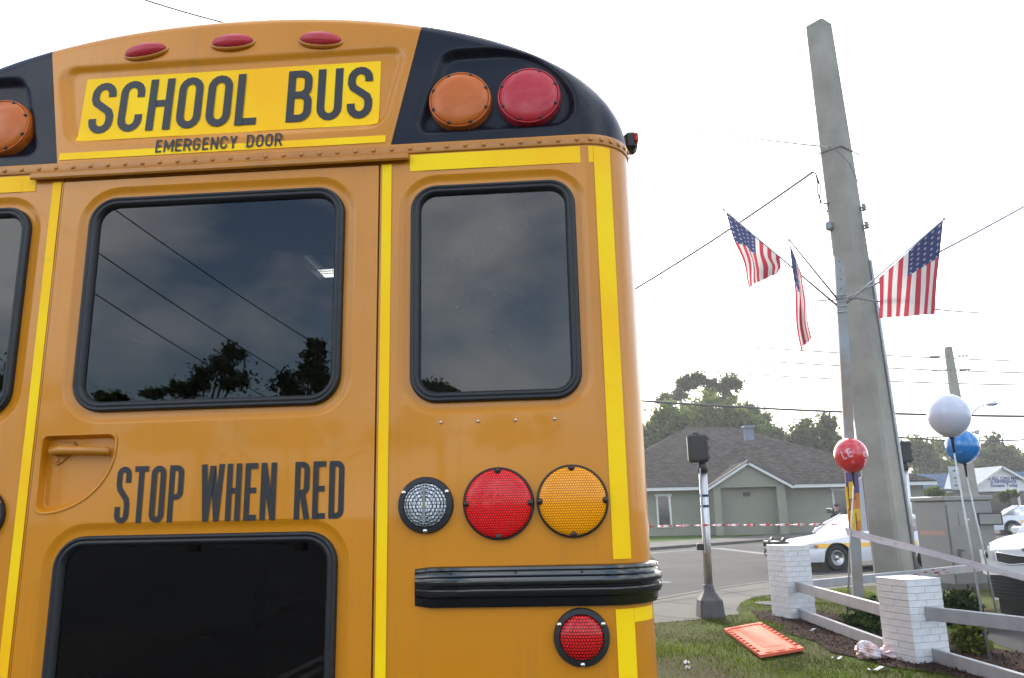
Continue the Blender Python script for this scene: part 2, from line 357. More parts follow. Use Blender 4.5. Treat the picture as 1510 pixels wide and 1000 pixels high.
# stamped window: hole loop in the panel, bevel, rubber gasket, pane
def ring(mb, loops): mb.grid([[tuple(p) for p in l] for l in loops], closed=True)
def window(parent, x0, x1, z0, z1, r, ybase, panel_mat, pane_mat, off=.034):
    prof = [(off, 0), (off-.004, .0015), (off-.010, .006), (off-.018, .010), (off-.024, .0115), (-.004, .012)]
    L = [[(a, ybase+d*.72, b) for a, b in rrect(x0-o_, x1+o_, z0-o_, z1+o_, r+o_)] for o_, d in prof]
    mb = MB(); ring(mb, L); mb.build('window_surround', panel_mat, parent, True)
    g = [(0.000, .012), (-.001, -.003), (-.004, -.008), (-.009, -.009), (-.012, -.005), (-.014, -.0045), (-.017, -.008), (-.022, -.007), (-.025, -.003), (-.029, .002), (-.031, .014)]
    L = [[(a, ybase+d, b) for a, b in rrect(x0-o_, x1+o_, z0-o_, z1+o_, max(.01, r+o_), 8)] for o_, d in g]
    mb = MB(); ring(mb, L); gk = mb.build('window_gasket', 'rubber', parent, True)
    mb = MB(); mb.poly([rrect(x0+.028, x1-.028, z0+.028, z1-.028, max(.01, r-.028), 8)], lambda a, b: (a, ybase+.009, b)); mb.build('window_pane', pane_mat, parent)
    return rrect(x0-off, x1+off, z0-off, z1+off, r+off)

# rear wall panels left and right of the door (flat), each with a window hole; then rounded corners
for sg in (1, -1):
    wx = sorted((.577*sg, 1.053*sg))
    hole = window(bus, wx[0], wx[1], 1.896, 2.533, .075, 0.0, 'bus_yellow', 'bus_glass_dusty' if sg > 0 else 'bus_glass')
    a, b = sorted((.4865*sg, 1.087*sg)); mb = MB()
    mb.poly([[(a, .62), (b, .62), (b, 2.645), (a, 2.645)], hole], lambda p, q: (p, 0, q)); mb.build('rear_panel', 'bus_yellow', bus)
    rows = []
    for i in range(15):
        t = i/14; ang = math.radians(2.87+87.13*t); u = (1.08+RC*math.sin(ang))*sg; y = RC*(1-math.cos(ang))
        rows.append([(u, y if i else 0.0, z) for z in (.62, 1.3, 2.0, ZT)])
    rows = [[(1.087*sg, 0, z) for z in (.62, 1.3, 2.0, ZT)]] + rows[1:] + [[(HWID*sg, yy, z) for z in (.62, 1.3, 2.0, ZT)] for yy in (.5, 1.2)]
    fix_normals(MB().grid(rows).build('rear_corner', 'bus_yellow', bus, True))
mb = MB(); mb.box((0, .028, 2.628), (.974, .05, .036)); mb.build('door_lintel', 'bus_yellow', bus)

# emergency door, with its own windows, pocket and handle
door = None
def door_build():
    global door
    mb = MB(); DY = -.004
    dloop = [(-.4825, .66), (.4825, .66), (.4825, 2.604), (-.4825, 2.604)]
    e = empty('tmp')
    pocket = []
    for a, b in ((-.462, 1.826), (-.455, 1.834), (-.447, 1.836)): pocket.append((a, b))
    for i in range(7): t = math.radians(90-90*i/6); pocket.append((-.272+.02*math.cos(t), 1.816+.02*math.sin(t)))
    for i in range(15):
        t = math.radians(0-88*i/14); pocket.append((-.445+.193*math.cos(t), 1.800+.172*math.sin(t)))
    pocket += [(-.452, 1.630), (-.459, 1.636), (-.463, 1.645)]
    pocket = pocket[::-1]
    door = bpy.data.objects.new('emergency_door', bpy.data.meshes.new('emergency_door')); COL.objects.link(door); door.parent = bus
    h1 = window(door, -.392, .384, 1.900, 2.545, .085, DY, 'bus_yellow', 'bus_glass')
    h2 = window(door, -.396, .388, .95, 1.562, .085, DY, 'bus_yellow', 'dark_glass')
    mb.poly([dloop, h1, h2, pocket], lambda p, q: (p, DY, q))
    # folded edge of the door skin
    for (x0, z0), (x1, z1) in zip(dloop, dloop[1:]+dloop[:1]): mb.add([(x0, DY, z0), (x1, DY, z1), (x1, .04, z1), (x0, .04, z0)], [(0, 1, 2, 3)])
    door.data.from_pydata(mb.V, [], mb.F); door.data.materials.append(MATS['bus_yellow'])
    cx, cz = -.40, 1.76
    def sc(k, d): return [(cx+(a-cx)*k, DY+d, cz+(b-cz)*k) for a, b in pocket]
    mb = MB(); ring(mb, [sc(1.05, -.0028), sc(1.02, -.004), sc(1.0, -.001), sc(.975, .006), sc(.95, .018), sc(.92, .024), sc(.90, .0255)]); k = len(mb.V)
    mb.V += sc(.90, .0255); mb.F.append(tuple(range(k, k+len(pocket)))); pk = fix_normals(mb.build('handle_pocket', 'bus_yellow', door, True))
    h = MB(); h.tube([(-.432, .016, 1.793), (-.428, -.006, 1.795), (-.40, -.013, 1.796), (-.33, -.013, 1.793), (-.272, -.011, 1.789), (-.262, -.008, 1.788)], [.012, .013, .0125, .012, .012, .010], 12); hd = h.build('handle', 'bus_yellow_trim', door, True)
    br = [(-.438, 1.812), (-.432, 1.819), (-.385, 1.819), (-.376, 1.808), (-.384, 1.794), (-.420, 1.762), (-.429, 1.757), (-.437, 1.763)]
    pl = MB(); n = len(br); pl.V = [(a, .017, b) for a, b in br]+[(a, .026, b) for a, b in br]; pl.F = [tuple(range(n))]+[(i, (i+1) % n, n+(i+1) % n, n+i) for i in range(n)]
    pl.build('handle_bracket', 'bus_yellow_trim', hd)
    mb = MB(); mb.add([(a*1.0+ (a+.41)*.07, .0215, b+(b-1.79)*.07) for a, b in br], [tuple(range(n))]); mb.build('bracket_seal', 'dark_gap', hd)
    for a, b in ((-.427, 1.768), (-.428, 1.806), (-.388, 1.81)): MB().lathe([(.0, -.004), (.004, -.003), (.006, 0), (.006, .004)], 10, 'y', (a, .016, b)).build('bolt', 'bus_yellow_trim', hd, True)
    bpy.data.objects.remove(e)
    MB().box((0, .05, 1.6), (.974, .004, 0.02)).build('door_beam', 'liner', door)
door_build()
# dark jamb behind the door gap
for sg in (1, -1): MB().box((.4845*sg, .030, 1.63), (.012, .05, 1.99)).build('door_jamb', 'dark_gap', bus)
MB().box((0, .030, 2.6065), (.962, .04, .006)).build('door_jamb', 'dark_gap', bus)
# drip rail over the door
mb = MB(); prof = [(0, 2.634), (-.016, 2.633), (-.022, 2.628), (-.022, 2.616), (-.018, 2.611), (-.012, 2.613), (-.008, 2.618), (0, 2.618)]
mb.grid([[(u, y, z) for y, z in prof] for u in (-.582, .572)]); mb.F.append(tuple(range(8))); mb.F.append(tuple(range(8, 16)))
mb.build('drip_rail', 'bus_yellow_trim', bus)
# riveted belt
mb = MB(); us = [-1.08+2.16*i/40 for i in range(41)]
path = [(-HWID, 1.2), (-HWID, .3)] + [(-(1.08+RC*math.cos(math.radians(a))), RC-RC*math.sin(math.radians(a))) for a in range(0, 90, 10)] + [(u, 0) for u in us] + [((1.08+RC*math.sin(math.radians(a))), RC-RC*math.cos(math.radians(a))) for a in range(10, 91, 10)] + [(HWID, .3), (HWID, 1.2)]
def outward(i):
    a = Vector(path[max(0, i-1)]); b = Vector(path[min(len(path)-1, i+1)]); d = (b-a).normalized(); return Vector((d.y, -d.x))
rows = []
for i, p in enumerate(path):
    o_ = outward(i); rows.append([(p[0]+o_.x*d, p[1]+o_.y*d, z) for d, z in ((-.002, 2.636), (.003, 2.637), (.0045, 2.640), (.0045, 2.664), (.003, 2.668), (-.004, 2.672))])
belt = MB().grid(rows).build('riveted_belt', 'bus_yellow_trim', bus, True)
rv = MB().lathe([(0, -.0045), (.003, -.0042), (.0055, -.0028), (.0072, 0)], 10, 'y'); rme = rv.build('rivet', 'bus_yellow_trim', belt, True)
first = True
spots = [(u, 0, 0) for u in [-1.06+.0545*i for i in range(40)]] + [((1.08+RC*math.sin(math.radians(a)))*sg, RC-RC*math.cos(math.radians(a)), math.radians(a)*sg) for a in (10, 23, 36, 49, 62, 75, 88) for sg in (1, -1)]
for u, y, a in spots:
    n_ = Vector((math.sin(a), -math.cos(a))); loc = (u+n_.x*.0045, y+n_.y*.0045, 2.652)
    if first: rme.location = loc; first = False; continue
    inst('rivet', rme.data, belt, loc, (0, 0, a))

# reflective tape
for sg in (1, -1):
    for z0, z1 in ((.70, 1.122), (1.12, 1.822), (1.82, 2.362), (2.36, 2.606)):
        a, b = sorted((.4925*sg, .5205*sg)); sheet('reflective_strip', 'reflective_tape', a, b, z0, z1, lift=.0016+.0008*(z0 in (1.12, 2.36)))
    for z0, z1 in ((1.10, 1.352), (1.475, 1.932), (1.93, 2.262), (2.26, 2.631)):
        a, b = sorted((1.112*sg, 1.160*sg)); sheet('reflective_strip', 'reflective_tape', a, b, z0, z1, 6, lift=.0016+.0008*(z0 == 1.93))
    a, b = sorted((1.1605*sg, 1.2185*sg)); sheet('reflective_strip', 'reflective_tape', a, b, 1.318, 1.352, 8)
    for x0, x1 in ((.575, .621), (.619, .832), (.83, 1.111)):
        a, b = sorted((x0*sg, x1*sg)); sheet('reflective_strip', 'reflective_tape', a, b, 2.581, 2.632, 4, lift=.0016+.0008*(x0 == .619))
for x0, x1 in ((-.512, -.44), (-.4395, .5)): sheet('reflective_strip', 'reflective_tape', x0, x1, 2.679, 2.7025, 16)
for k, (x0, x1) in enumerate(((-.473, -.353), (-.355, -.143), (-.145, .102), (.10, .302), (.30, .474))):
    sheet('sign_panel', 'reflective_tape', x0, x1, 2.748, 2.972, 8, 10, lift=.0014+.0008*(k % 2))

# stroke lettering
def arc(cx, cz, rx, rz, a0, a1, n=8): return [(cx+rx*math.cos(math.radians(a0+(a1-a0)*i/n)), cz+rz*math.sin(math.radians(a0+(a1-a0)*i/n))) for i in range(n+1)]
def glyph(c, w, h, s):
    x0, x1, y0, y1 = s/2, w-s/2, s/2, h-s/2; cx = w/2; r = (x1-x0)/2; ry = min(r*1.15, h*.3); m_ = h*.52
    if c == 'O': return [arc(cx, y1-ry, r, ry, 0, 180)+arc(cx, y0+ry, r, ry, 180, 360)+[(x1, y1-ry)]]
    if c == 'C': return [[(x1, h*.67)]+arc(cx, y1-ry, r, ry, 0, 180)+arc(cx, y0+ry, r, ry, 180, 360)+[(x1, h*.33)]]
    if c == 'G': return [[(x1, h*.70)]+arc(cx, y1-ry, r, ry, 0, 180)+arc(cx, y0+ry, r, ry, 180, 360)+[(x1, h*.45)], [(cx, h*.45), (w, h*.45)]]
    if c == 'S': return [[(x1, h*.71)]+arc(cx, y1-ry, r, ry, 0, 180)+[(x0, h*.68), (x0+r*.22, h*.60), (x1-r*.22, h*.42), (x1, h*.33)]+arc(cx, y0+ry, r, ry, 0, -180)+[(x0, h*.29)]]
    if c == 'U': return [[(x0, h)]+arc(cx, y0+ry, r, ry, 180, 360)+[(x1, h)]]
    if c == 'D': return [[(x0, y0), (x0, y1)], [(0, y1), (cx, y1)]+arc(cx, y1-ry, r, ry, 90, 0)+arc(cx, y0+ry, r, ry, 0, -90)+[(0, y0)]]
    if c == 'P': return [[(x0, 0), (x0, h)], [(x0, y1), (cx, y1)]+arc(cx, y1-ry, r, ry, 90, 0)+arc(cx, h*.44+ry, r, ry, 0, -90)+[(x0, h*.44)]]
    if c == 'R': return [[(x0, 0), (x0, h)], [(x0, y1), (cx, y1)]+arc(cx, y1-ry, r, ry, 90, 0)+arc(cx, h*.46+ry, r, ry, 0, -90)+[(x0, h*.46)], [(cx+r*.1, h*.46), (x1+.06*w, 0)]]
    if c == 'B': return [[(x0, 0), (x0, h)], [(x0, y1), (cx, y1)]+arc(cx, y1-ry*.8, r*.94, ry*.8, 90, 0)+arc(cx, m_+ry*.8, r*.94, ry*.8, 0, -90)+[(x0, m_)], [(cx, m_)]+arc(cx, m_-ry*.9, r, ry*.9, 90, 0)+arc(cx, y0+ry*.9, r, ry*.9, 0, -90)+[(x0, y0)]]
    if c == 'H': return [[(x0, 0), (x0, h)], [(x1, 0), (x1, h)], [(x0, m_), (x1, m_)]]
    if c == 'L': return [[(x0, 0), (x0, h)], [(x0, y0), (w, y0)]]
    if c == 'E': return [[(x0, 0), (x0, h)], [(x0, y0), (w, y0)], [(x0, y1), (w, y1)], [(x0, m_), (w*.92, m_)]]
    if c == 'T': return [[(cx, 0), (cx, h)], [(0, y1), (w, y1)]]
    if c == 'N': return [[(x0, 0), (x0, h)], [(x1, 0), (x1, h)], [(x0, h-s*.3), (x1, s*.3)]]
    if c == 'M': return [[(x0, 0), (x0, h)], [(x1, 0), (x1, h)], [(x0, h-s*.3), (cx, h*.25), (x1, h-s*.3)]]
    if c == 'W': return [[(x0*.8, h), (w*.26, 0)], [(w*.26, 0), (cx, h*.97)], [(cx, h*.97), (w*.74, 0)], [(w*.74, 0), (w-x0*.8, h)]]
    if c == 'Y': return [[(x0, h), (cx, h*.42), (x1, h)], [(cx, 0), (cx, h*.5)]]
    if c == 'A': return [[(x0, 0), (cx, h-s*.4), (x1, 0)], [(x0+.2*w, h*.3), (x1-.2*w, h*.3)]]
    return []
WID = {'L': .86, 'E': .86, 'T': .95, 'W': 1.5, 'M': 1.35, 'N': 1.05, ' ': .78, 'H': 1.0}
def stroke_text(emit, text, total, h, s, place, gap=.32):
    units = sum(WID.get(c, 1) for c in text) + gap*(len(text)-1); uw = total/units; x = 0.0; q = 0
    for c in text:
        w = uw*WID.get(c, 1); mb = MB()
        for st in glyph(c, w, h, s):
            P = [Vector(p) for p in st]; P = [p for i, p in enumerate(P) if i == 0 or (p-P[i-1]).length > 1e-5]
            D = []
            for i in range(len(P)-1):       # subdivide long runs so that they follow the surface
                k = max(1, int((P[i+1]-P[i]).length/min(.03, h/9))); D += [P[i].lerp(P[i+1], j/k) for j in range(k)]
            D.append(P[-1]); P = D; lf = .0006*(q % 4); q += 1; closed = (P[0]-P[-1]).length < 1e-4; rows = []
            for i, p in enumerate(P):
                a = P[i-1] if i else (P[-2] if closed else p); b = P[i+1] if i < len(P)-1 else (P[1] if closed else p)
                d1 = (p-a).normalized() if (p-a).length > 1e-6 else (b-p).normalized(); d2 = (b-p).normalized() if (b-p).length > 1e-6 else d1
                t = (d1+d2).normalized() if (d1+d2).length > .2 else d1; n_ = Vector((-t.y, t.x)); k = 1/max(.45, abs(n_.dot(Vector((-d1.y, d1.x)))))
                rows.append([place(x+p.x+n_.x*s/2*k, p.y+n_.y*s/2*k, lf), place(x+p.x-n_.x*s/2*k, p.y-n_.y*s/2*k, lf)])
            mb.grid(rows)
        if mb.V: emit(mb)
        x += w+uw*gap
def rear_text(name, text, u0, u1, z0, h, s, lift, gap=.32, parent=None):
    e = empty(name, (0, 0, 0), 0, parent or bus)
    stroke_text(lambda mb: mb.build('letter', 'lettering', e), text, u1-u0, h, s, lambda a, b, l: on_rear(u0+a, z0+b, lift+l), gap)
rear_text('school_bus_lettering', 'SCHOOL BUS', -.446, .452, 2.772, .182, .0245, .0032, .20)
rear_text('emergency_door_lettering', 'EMERGENCY DOOR', -.208, .186, 2.686, .043, .0060, .0032, .26)
rear_text('stop_when_red_lettering', 'STOP WHEN RED', -.236, .402, 1.593, .153, .0154, .0055, .23, bus)

# lamps
def place_lamp(o, u, z, y=None, tilt=0.0):
    o.location = (u, rear_y(u, z) if y is None else y, z); o.rotation_euler[0] = tilt
def round_lamp(name, r, lensmat, u, z, flange=False, screws=3, lens=.72):
    prof = [(r, .002), (r, -.008), (r*.985, -.013), (r*.95, -.014), (r*.93, -.011)] if not flange else [(r, .002), (r, -.009), (r*.97, -.014), (r*.80, -.016), (r*.76, -.013)]
    h = MB().lathe(prof, 48, 'y').build(name, 'rubber', bus, True); smooth_by_angle(h, 40); place_lamp(h, u, z, 0.0)
    R_ = r*(.945 if not flange else .775); D_ = .018 if not flange else .022
    pr = [(R_*math.cos(math.radians(a)), -.010-D_*math.sin(math.radians(a))) for a in range(0, 91, 9)]; pr[-1] = (0, pr[-1][1])
    pr = [(R_, -.004)]+pr
    MB().lathe(pr, 48, 'y').build('lens', lensmat, h, True)
    for k in range(screws):
        a = math.radians(90+360*k/screws) if not flange else math.radians(-90+360*k/screws); rr = r*.90
        MB().lathe([(0, -.021 if not flange else -.018), (.007, -.0205 if not flange else -.0175), (.009, -.016), (.009, -.004)] if not flange else [(0, -.0185), (.005, -.018), (.0065, -.015), (.0065, -.008)], 14, 'y', (rr*math.cos(a), 0, rr*math.sin(a))).build('screw', 'screw_dark' if not flange else 'chrome', h, True)
    return h
for sg in (1, -1):
    round_lamp('brake_lamp', .0945, 'red_lens', .818*sg, 1.623, False, 4)
    round_lamp('turn_signal_lamp', .0945, 'amber_lens', 1.013*sg, 1.625, False, 4)
    rl = round_lamp('reversing_lamp', .074, 'clear_lens', .624*sg, 1.623, True, 3)
    MB().box((0, -.0325, 0), (.007, .004, .09)).build('lens_bar', 'liner', rl); MB().lathe([(0, -.0345), (.006, -.033), (.008, -.030)], 12, 'y').build('bulb', 'lamp_bulb', rl, True)
    for rr in (.022, .033, .043, .051): MB().tube([(rr*math.cos(a), -.032+.02*(1-math.sqrt(1-(rr/.058)**2)), rr*math.sin(a)) for a in [2*math.pi*i/28 for i in range(29)]], .0013, 5).build('lens_ring', 'rubber', rl, True)
    round_lamp('tail_lamp', .071, 'red_led_lens', 1.023*sg, 1.287, True, 3)
    for u, mt in ((.722, 'dull_amber_lens'), (.929, 'dull_red_lens')):
        y0 = rear_y(u*sg, 2.808); h = MB().lathe([(.095, .012), (.095, -.020), (.092, -.030), (.089, -.031), (.087, -.028)], 48, 'y').build('warning_lamp', mt, bus, True); smooth_by_angle(h, 45); place_lamp(h, u*sg, 2.808, y0, -.06)
        pr = [(.0875*math.cos(math.radians(a)), -.027-.020*math.sin(math.radians(a))) for a in range(0, 91, 9)]; pr[-1] = (0, pr[-1][1])
        MB().lathe(pr, 48, 'y').build('lens', mt, h, True)
        for k in range(8):
            a = math.radians(22.5+45*k); MB().lathe([(0, -.036), (.004, -.0355), (.0055, -.033), (.0055, -.026)], 10, 'y', (.085*math.cos(a), 0, .085*math.sin(a))).build('screw', 'screw_dark', h, True)
# three red clearance lamps
for u in (-.282, 0.0, .283):
    z = 3.062 - .035*(u/.28)**2*.35; y = rear_y(u, z)
    h = MB().lathe([(1.0, .004), (1.0, -.004), (.95, -.008), (.86, -.009)], 40, 'y', (0, 0, 0), .074, .031).build('clearance_lamp', 'bus_yellow_trim', bus, True); place_lamp(h, u, z, y+.004, -.42); h.rotation_euler[1] = math.radians(-4.5*u/.28*-1.6)
    pr = [(.90*math.cos(math.radians(a)), -.008-.024*math.sin(math.radians(a))) for a in range(0, 91, 9)]; pr[-1] = (0, pr[-1][1])
    MB().lathe(pr, 40, 'y', (0, 0, 0), .074, .030).build('lens', 'dull_red_lens', h, True)
    for sg in (1, -1): MB().lathe([(0, -.018), (.003, -.017), (.004, -.012), (.004, -.006)], 8, 'y', (.057*sg, 0, 0)).build('screw', 'screw_dark', h, True)
# side marker lamp at the roof's right edge
for sg in (1, -1):
    h = MB().box((1.240*sg, .21, 2.735), (.040, .06, .060), 0, .010).build('side_marker_lamp', 'rubber', bus); MB().box((1.256*sg, .195, 2.740), (.014, .045, .034), 0, .005).build('lens', 'red_led_lens', h)
# four small screws under the right-hand window, dimpling the panel
for sg in (1, -1):
    for u in (.664, .766, .868, .973): MB().lathe([(0, -.005), (.003, -.0046), (.0045, -.002), (.0045, .002)], 10, 'y', (u*sg, 0, 1.842)).build('panel_screw', 'chrome', bus, True)
# ribbed black rub rail wrapped round the corner
def rub(sg):
    pth = [(.595, 0), (.64, 0), (.75, 0), (.87, 0), (1.0, 0), (1.08, 0)] + [((1.08+RC*math.sin(math.radians(a))), RC-RC*math.cos(math.radians(a))) for a in range(9, 91, 9)] + [(HWID, .5), (HWID, 1.4)]
    pz = [(1.362, -.002), (1.363, .012), (1.368, .014), (1.378, .015), (1.386, .017), (1.390, .026), (1.400, .028), (1.408, .027), (1.411, .020), (1.414, .020), (1.418, .028), (1.428, .029), (1.436, .027), (1.440, .018), (1.446, .016), (1.452, .016), (1.455, .020), (1.461, .019), (1.464, .012), (1.465, -.002)]
    rows = []
    for i, p in enumerate(pth):
        a = Vector(pth[max(0, i-1)]); b = Vector(pth[min(len(pth)-1, i+1)]); d = (b-a).normalized(); n_ = Vector((d.y, -d.x))
        e = .15 if i == 0 else 1.0; zz = 1.413
        rows.append([((p[0]+n_.x*q*e)*sg, p[1]+n_.y*q*e, zz+(z-zz)*(.90 if i == 0 else 1)) for z, q in pz])
    o = MB().grid(rows).build('rub_rail', 'rail_black', bus); smooth_by_angle(fix_normals(o), 30)
    for u in (.69, .86, 1.03): MB().lathe([(0, -.0225), (.003, -.0218), (.004, -.018)], 8, 'y', (u*sg, 0, 1.4485)).build('screw', 'rail_black', o, True)
for sg in (1, -1): rub(sg)

# shell, roof with hatch, side windows, liner, seats, front
def arch(y, off=0.0, n=40, z0=2.50):
    P = [(-(HWID-off), y, z0)]
    for i in range(n+1):
        a = math.pi*(1-i/n); c, s_ = math.cos(a), math.sin(a)
        P.append(((HWID-off)*math.copysign(abs(c)**(1/1.05), c), y, ZT+(ZTOP-ZT-off)*max(0, s_)**(1/1.05)))
    P.append(((HWID-off), y, z0)); return P
HY0, HY1, HX, HC = 2.15, 2.85, .32, -.30
def roof_mesh(off, name, material):
    ys = [.18+off, 1.2, HY0, HY1, 4.0, 5.5, 7.0, BLEN]; mb = MB(); rows = [arch(y, off) for y in ys]
    rows[0] = [(p[0], (.145 if p[2] <= ZT else .135+.08*(p[2]-ZT))+off, p[2]) for p in rows[0]]
    k = 0; n = len(rows[0])
    mb.V = [p for r in rows for p in r]
    for i in range(len(rows)-1):
        for j in range(n-1):
            xm = (rows[i][j][0]+rows[i][j+1][0])/2
            if ys[i] == HY0 and abs(xm-HC) < HX: continue
            mb.F.append((i*n+j, i*n+j+1, (i+1)*n+j+1, (i+1)*n+j))
    return mb.build(name, material, bus, True)
roof_mesh(0, 'roof', 'bus_yellow'); roof_mesh(.06, 'ceiling_liner', 'liner')
hz = ZTOP-.055
mb = MB()
for x in (-HX, HX): mb.box((HC+x*1.02, (HY0+HY1)/2, hz+.0), (.10, HY1-HY0+.16, .05))
for y in (HY0, HY1): mb.box((HC, y, hz+.0), (2*HX+.2, .10, .05))
hatch = mb.build('roof_hatch', 'rubber', bus); MB().box((HC, (HY0+HY1)/2, hz+.06), (2*HX, HY1-HY0, .008)).build('hatch_pane', 'clear_glass', hatch)
for sg in (1, -1):
    x = HWID*sg
    MB().box((x-.03*sg, BLEN/2+.6, 1.28), (.06, BLEN-1.2, 1.32)).build('side_wall', 'bus_yellow', bus)
    MB().box((x-.03*sg, .66, 2.24), (.06, .9, .62)).build('rear_quarter', 'bus_yellow', bus)
    MB().box((x-.075*sg, .66, 2.0), (.02, .95, 1.2)).build('quarter_liner', 'liner', bus)
    y = 1.12
    while y < BLEN-.3:
        MB().box((x-.03*sg, y+.03, 2.23), (.055, .06, .60)).build('window_post', 'bus_black', bus)
        fr = MB().box((x-.028*sg, y+.41, 2.225), (.02, .68, .03)).build('side_window', 'chrome', bus); MB().box((x-.028*sg, y+.41, 2.22), (.006, .70, .56)).build('window_pane', 'side_glass', fr)
        y += .765
MB().box((0, BLEN/2, FLOORZ-.04), (2.40, BLEN-.3, .08)).build('floor', 'floor_rubber', bus)
sb = MB().box((0, 0, 0), (.98, .10, .72), 0, .045); s0 = None
for r_ in range(10):
    for sg in (1, -1):
        if s0 is None: s0 = sb.build('seat_back', 'seat_vinyl', bus); s0.location = (.66*sg, 1.0+.78*r_, 1.52); cu = MB().box((0, 0, 0), (.98, .42, .14), 0, .05).build('seat_cushion', 'seat_vinyl', s0); cu.location = (0, .26, -.22)
        else:
            o = inst('seat_back', s0.data, bus, (.66*sg, 1.0+.78*r_, 1.52)); inst('seat_cushion', cu.data, o, (0, .26, -.22))
# front: bulkhead with windscreen, hood
fr = MB().poly([[(-1.16, .9), (1.16, .9), (1.16, 2.75), (.9, 3.05), (-.9, 3.05), (-1.16, 2.75)], rrect(-1.05, -.03, 1.62, 2.55, .06), rrect(.03, 1.05, 1.62, 2.55, .06)], lambda a, b: (a, BLEN-.02, b)).build('front_bulkhead', 'bus_black', bus)
for x0, x1 in ((-1.05, -.03), (.03, 1.05)): MB().box(((x0+x1)/2, BLEN-.015, 2.085), (x1-x0, .008, .93)).build('windscreen_pane', 'clear_glass', fr)
rows = []
for y, w_, z in ((BLEN-.02, 1.15, 1.6), (BLEN+.5, 1.1, 1.52), (BLEN+1.2, 1.0, 1.40), (BLEN+1.55, .85, 1.2), (BLEN+1.6, .8, .6)): rows.append([(-w_, y, .55), (-w_, y, z*.82), (-w_*.75, y, z), (w_*.75, y, z), (w_, y, z*.82), (w_, y, .55)])
MB().grid(rows).build('hood', 'bus_yellow', bus, True)
MB().box((0, -.12, .52), (2.44, .22, .24), 0, .05).build('rear_bumper', 'rail_black', bus)
MB().box((0, BLEN/2, .52), (1.0, BLEN-.6, .24)).build('chassis_frame', 'rail_black', bus)
def wheel_mb(r, w_): return [(0, -w_*.25), (r*.57, -w_*.28), (r*.58, -w_/2), (r*.92, -w_/2), (r, -w_*.38), (r, w_*.38), (r*.92, w_/2), (r*.58, w_/2), (r*.57, w_*.28), (0, w_*.25)]
for yy in (2.6, BLEN+.6):
    for sg in (1, -1):
        t = MB().lathe(wheel_mb(.48, .28), 28, 'x').build('wheel', 'tyre', bus, True); t.location = (1.02*sg, yy, .36); MB().lathe([(0, .02), (.1, .03), (.2, -.02), (.28, .10)], 20, 'x').build('rim', 'wheel_white', t, True)
# mirror sticking out ahead on the right-hand side
mm = MB(); mm.tube([(HWID-.02, 7.6, 2.05), (HWID+.30, 7.75, 2.18), (HWID+.40, 7.75, 2.18), (HWID+.40, 7.75, 1.60), (HWID-.02, 7.6, 1.50)], .014, 8); ma = mm.build('mirror_arm', 'rail_black', bus, True)
MB().box((HWID+.395, 7.74, 1.98), (.16, .05, .30), 0, .02).build('mirror_housing', 'liner', ma); MB().box((HWID+.395, 7.74, 1.66), (.13, .06, .18), 0, .025).build('mirror_housing', 'rail_black', ma)
# ------------------------------------------------------------------ materials of the place
mat('asphalt', (0.054, 0.054, 0.0535), spec=.1, rough=.9, var=.34, vscale=.35, bump=.25, bscale=60, detail=8)
mat('asphalt_lot', (0.042, 0.042, 0.041), spec=.1, rough=.9, var=.25, vscale=.8, bump=.3, bscale=70, detail=8)
mat('concrete', (0.108, 0.104, 0.094), spec=.1, rough=.9, var=.28, vscale=.9, bump=.2, bscale=45, detail=9)
mat('concrete_kerb', (0.125, 0.12, 0.11), spec=.1, rough=.9, var=.3, vscale=2.5, bump=.2, bscale=45, detail=8)
mat('far_ground', (0.045, 0.06, 0.018), spec=.1, rough=1, var=.4, vscale=.05, detail=8)
mat('soil_grass', (0.052, 0.078, 0.009), spec=.1, rough=1, var=0, col2=(.050, .040, .020), vscale=.9, bump=.5, bscale=25, detail=8)
mat('lawn', (0.045, 0.085, 0.01), spec=.1, rough=1, var=.4, vscale=.5, bump=.3, bscale=12, detail=7)
mat('mulch', (0.042, 0.023, 0.017), spec=.1, rough=1, var=.6, vscale=14, bump=.9, bscale=55, detail=6)
mat('mulch_chip', (0.062, 0.033, 0.024), spec=.1, rough=.95, var=.7, vscale=9)
mat('road_paint', (0.18, 0.18, 0.176), spec=.1, rough=.8, var=.35, vscale=3, detail=8)
mat('white_brick', (0.74, 0.745, 0.755), rough=.55, var=.2, vscale=3.5, bump=.12, bscale=60)
mat('white_mortar', (0.64, 0.64, 0.65), rough=.8, var=.3, vscale=10)
mat('rail_paint', (0.35, 0.355, 0.375), rough=.5, var=.18, vscale=5, bump=.05, bscale=40)
mat('stain_red', (.22, .02, .025), rough=.7)
mat('pole_concrete', (0.305, 0.294, 0.258), spec=.1, rough=.9, var=.3, vscale=1.2, bump=.15, bscale=30, detail=9)
mat('galvanised', (.42, .45, .47), rough=.45, metal=.55, var=.25, vscale=5, detail=7)
mat('post_steel', (0.25, 0.295, 0.32), rough=.6, metal=.2, col2=(.22, .18, .14), vscale=2.2, detail=8)
mat('aluminium', (.55, .55, .55), rough=.32, metal=.9, var=.15, vscale=8)
mat('cast_dark', (.10, .10, .098), rough=.6, var=.3, vscale=8)
mat('black_plastic', (.010, .010, .011), rough=.45, var=.2, vscale=10)
mat('wire_black', (.03, .03, .032), rough=.7)
mat('wire_grey', (.16, .16, .165), rough=.7)
mat('stucco', (0.22, 0.224, 0.176), spec=.1, rough=.95, var=.08, vscale=.7, bump=.1, bscale=20)
mat('stucco_shaded', (0.21, 0.214, 0.168), spec=.1, rough=.95, var=.08, vscale=.7)  # darker copy of the stucco; recess shade is put into the colour
mat('white_trim', (0.58, 0.58, 0.56), rough=.6, var=.1, vscale=3)
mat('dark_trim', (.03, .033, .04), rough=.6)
mat('pane_dark', (.02, .024, .025), rough=.08, spec=.8)
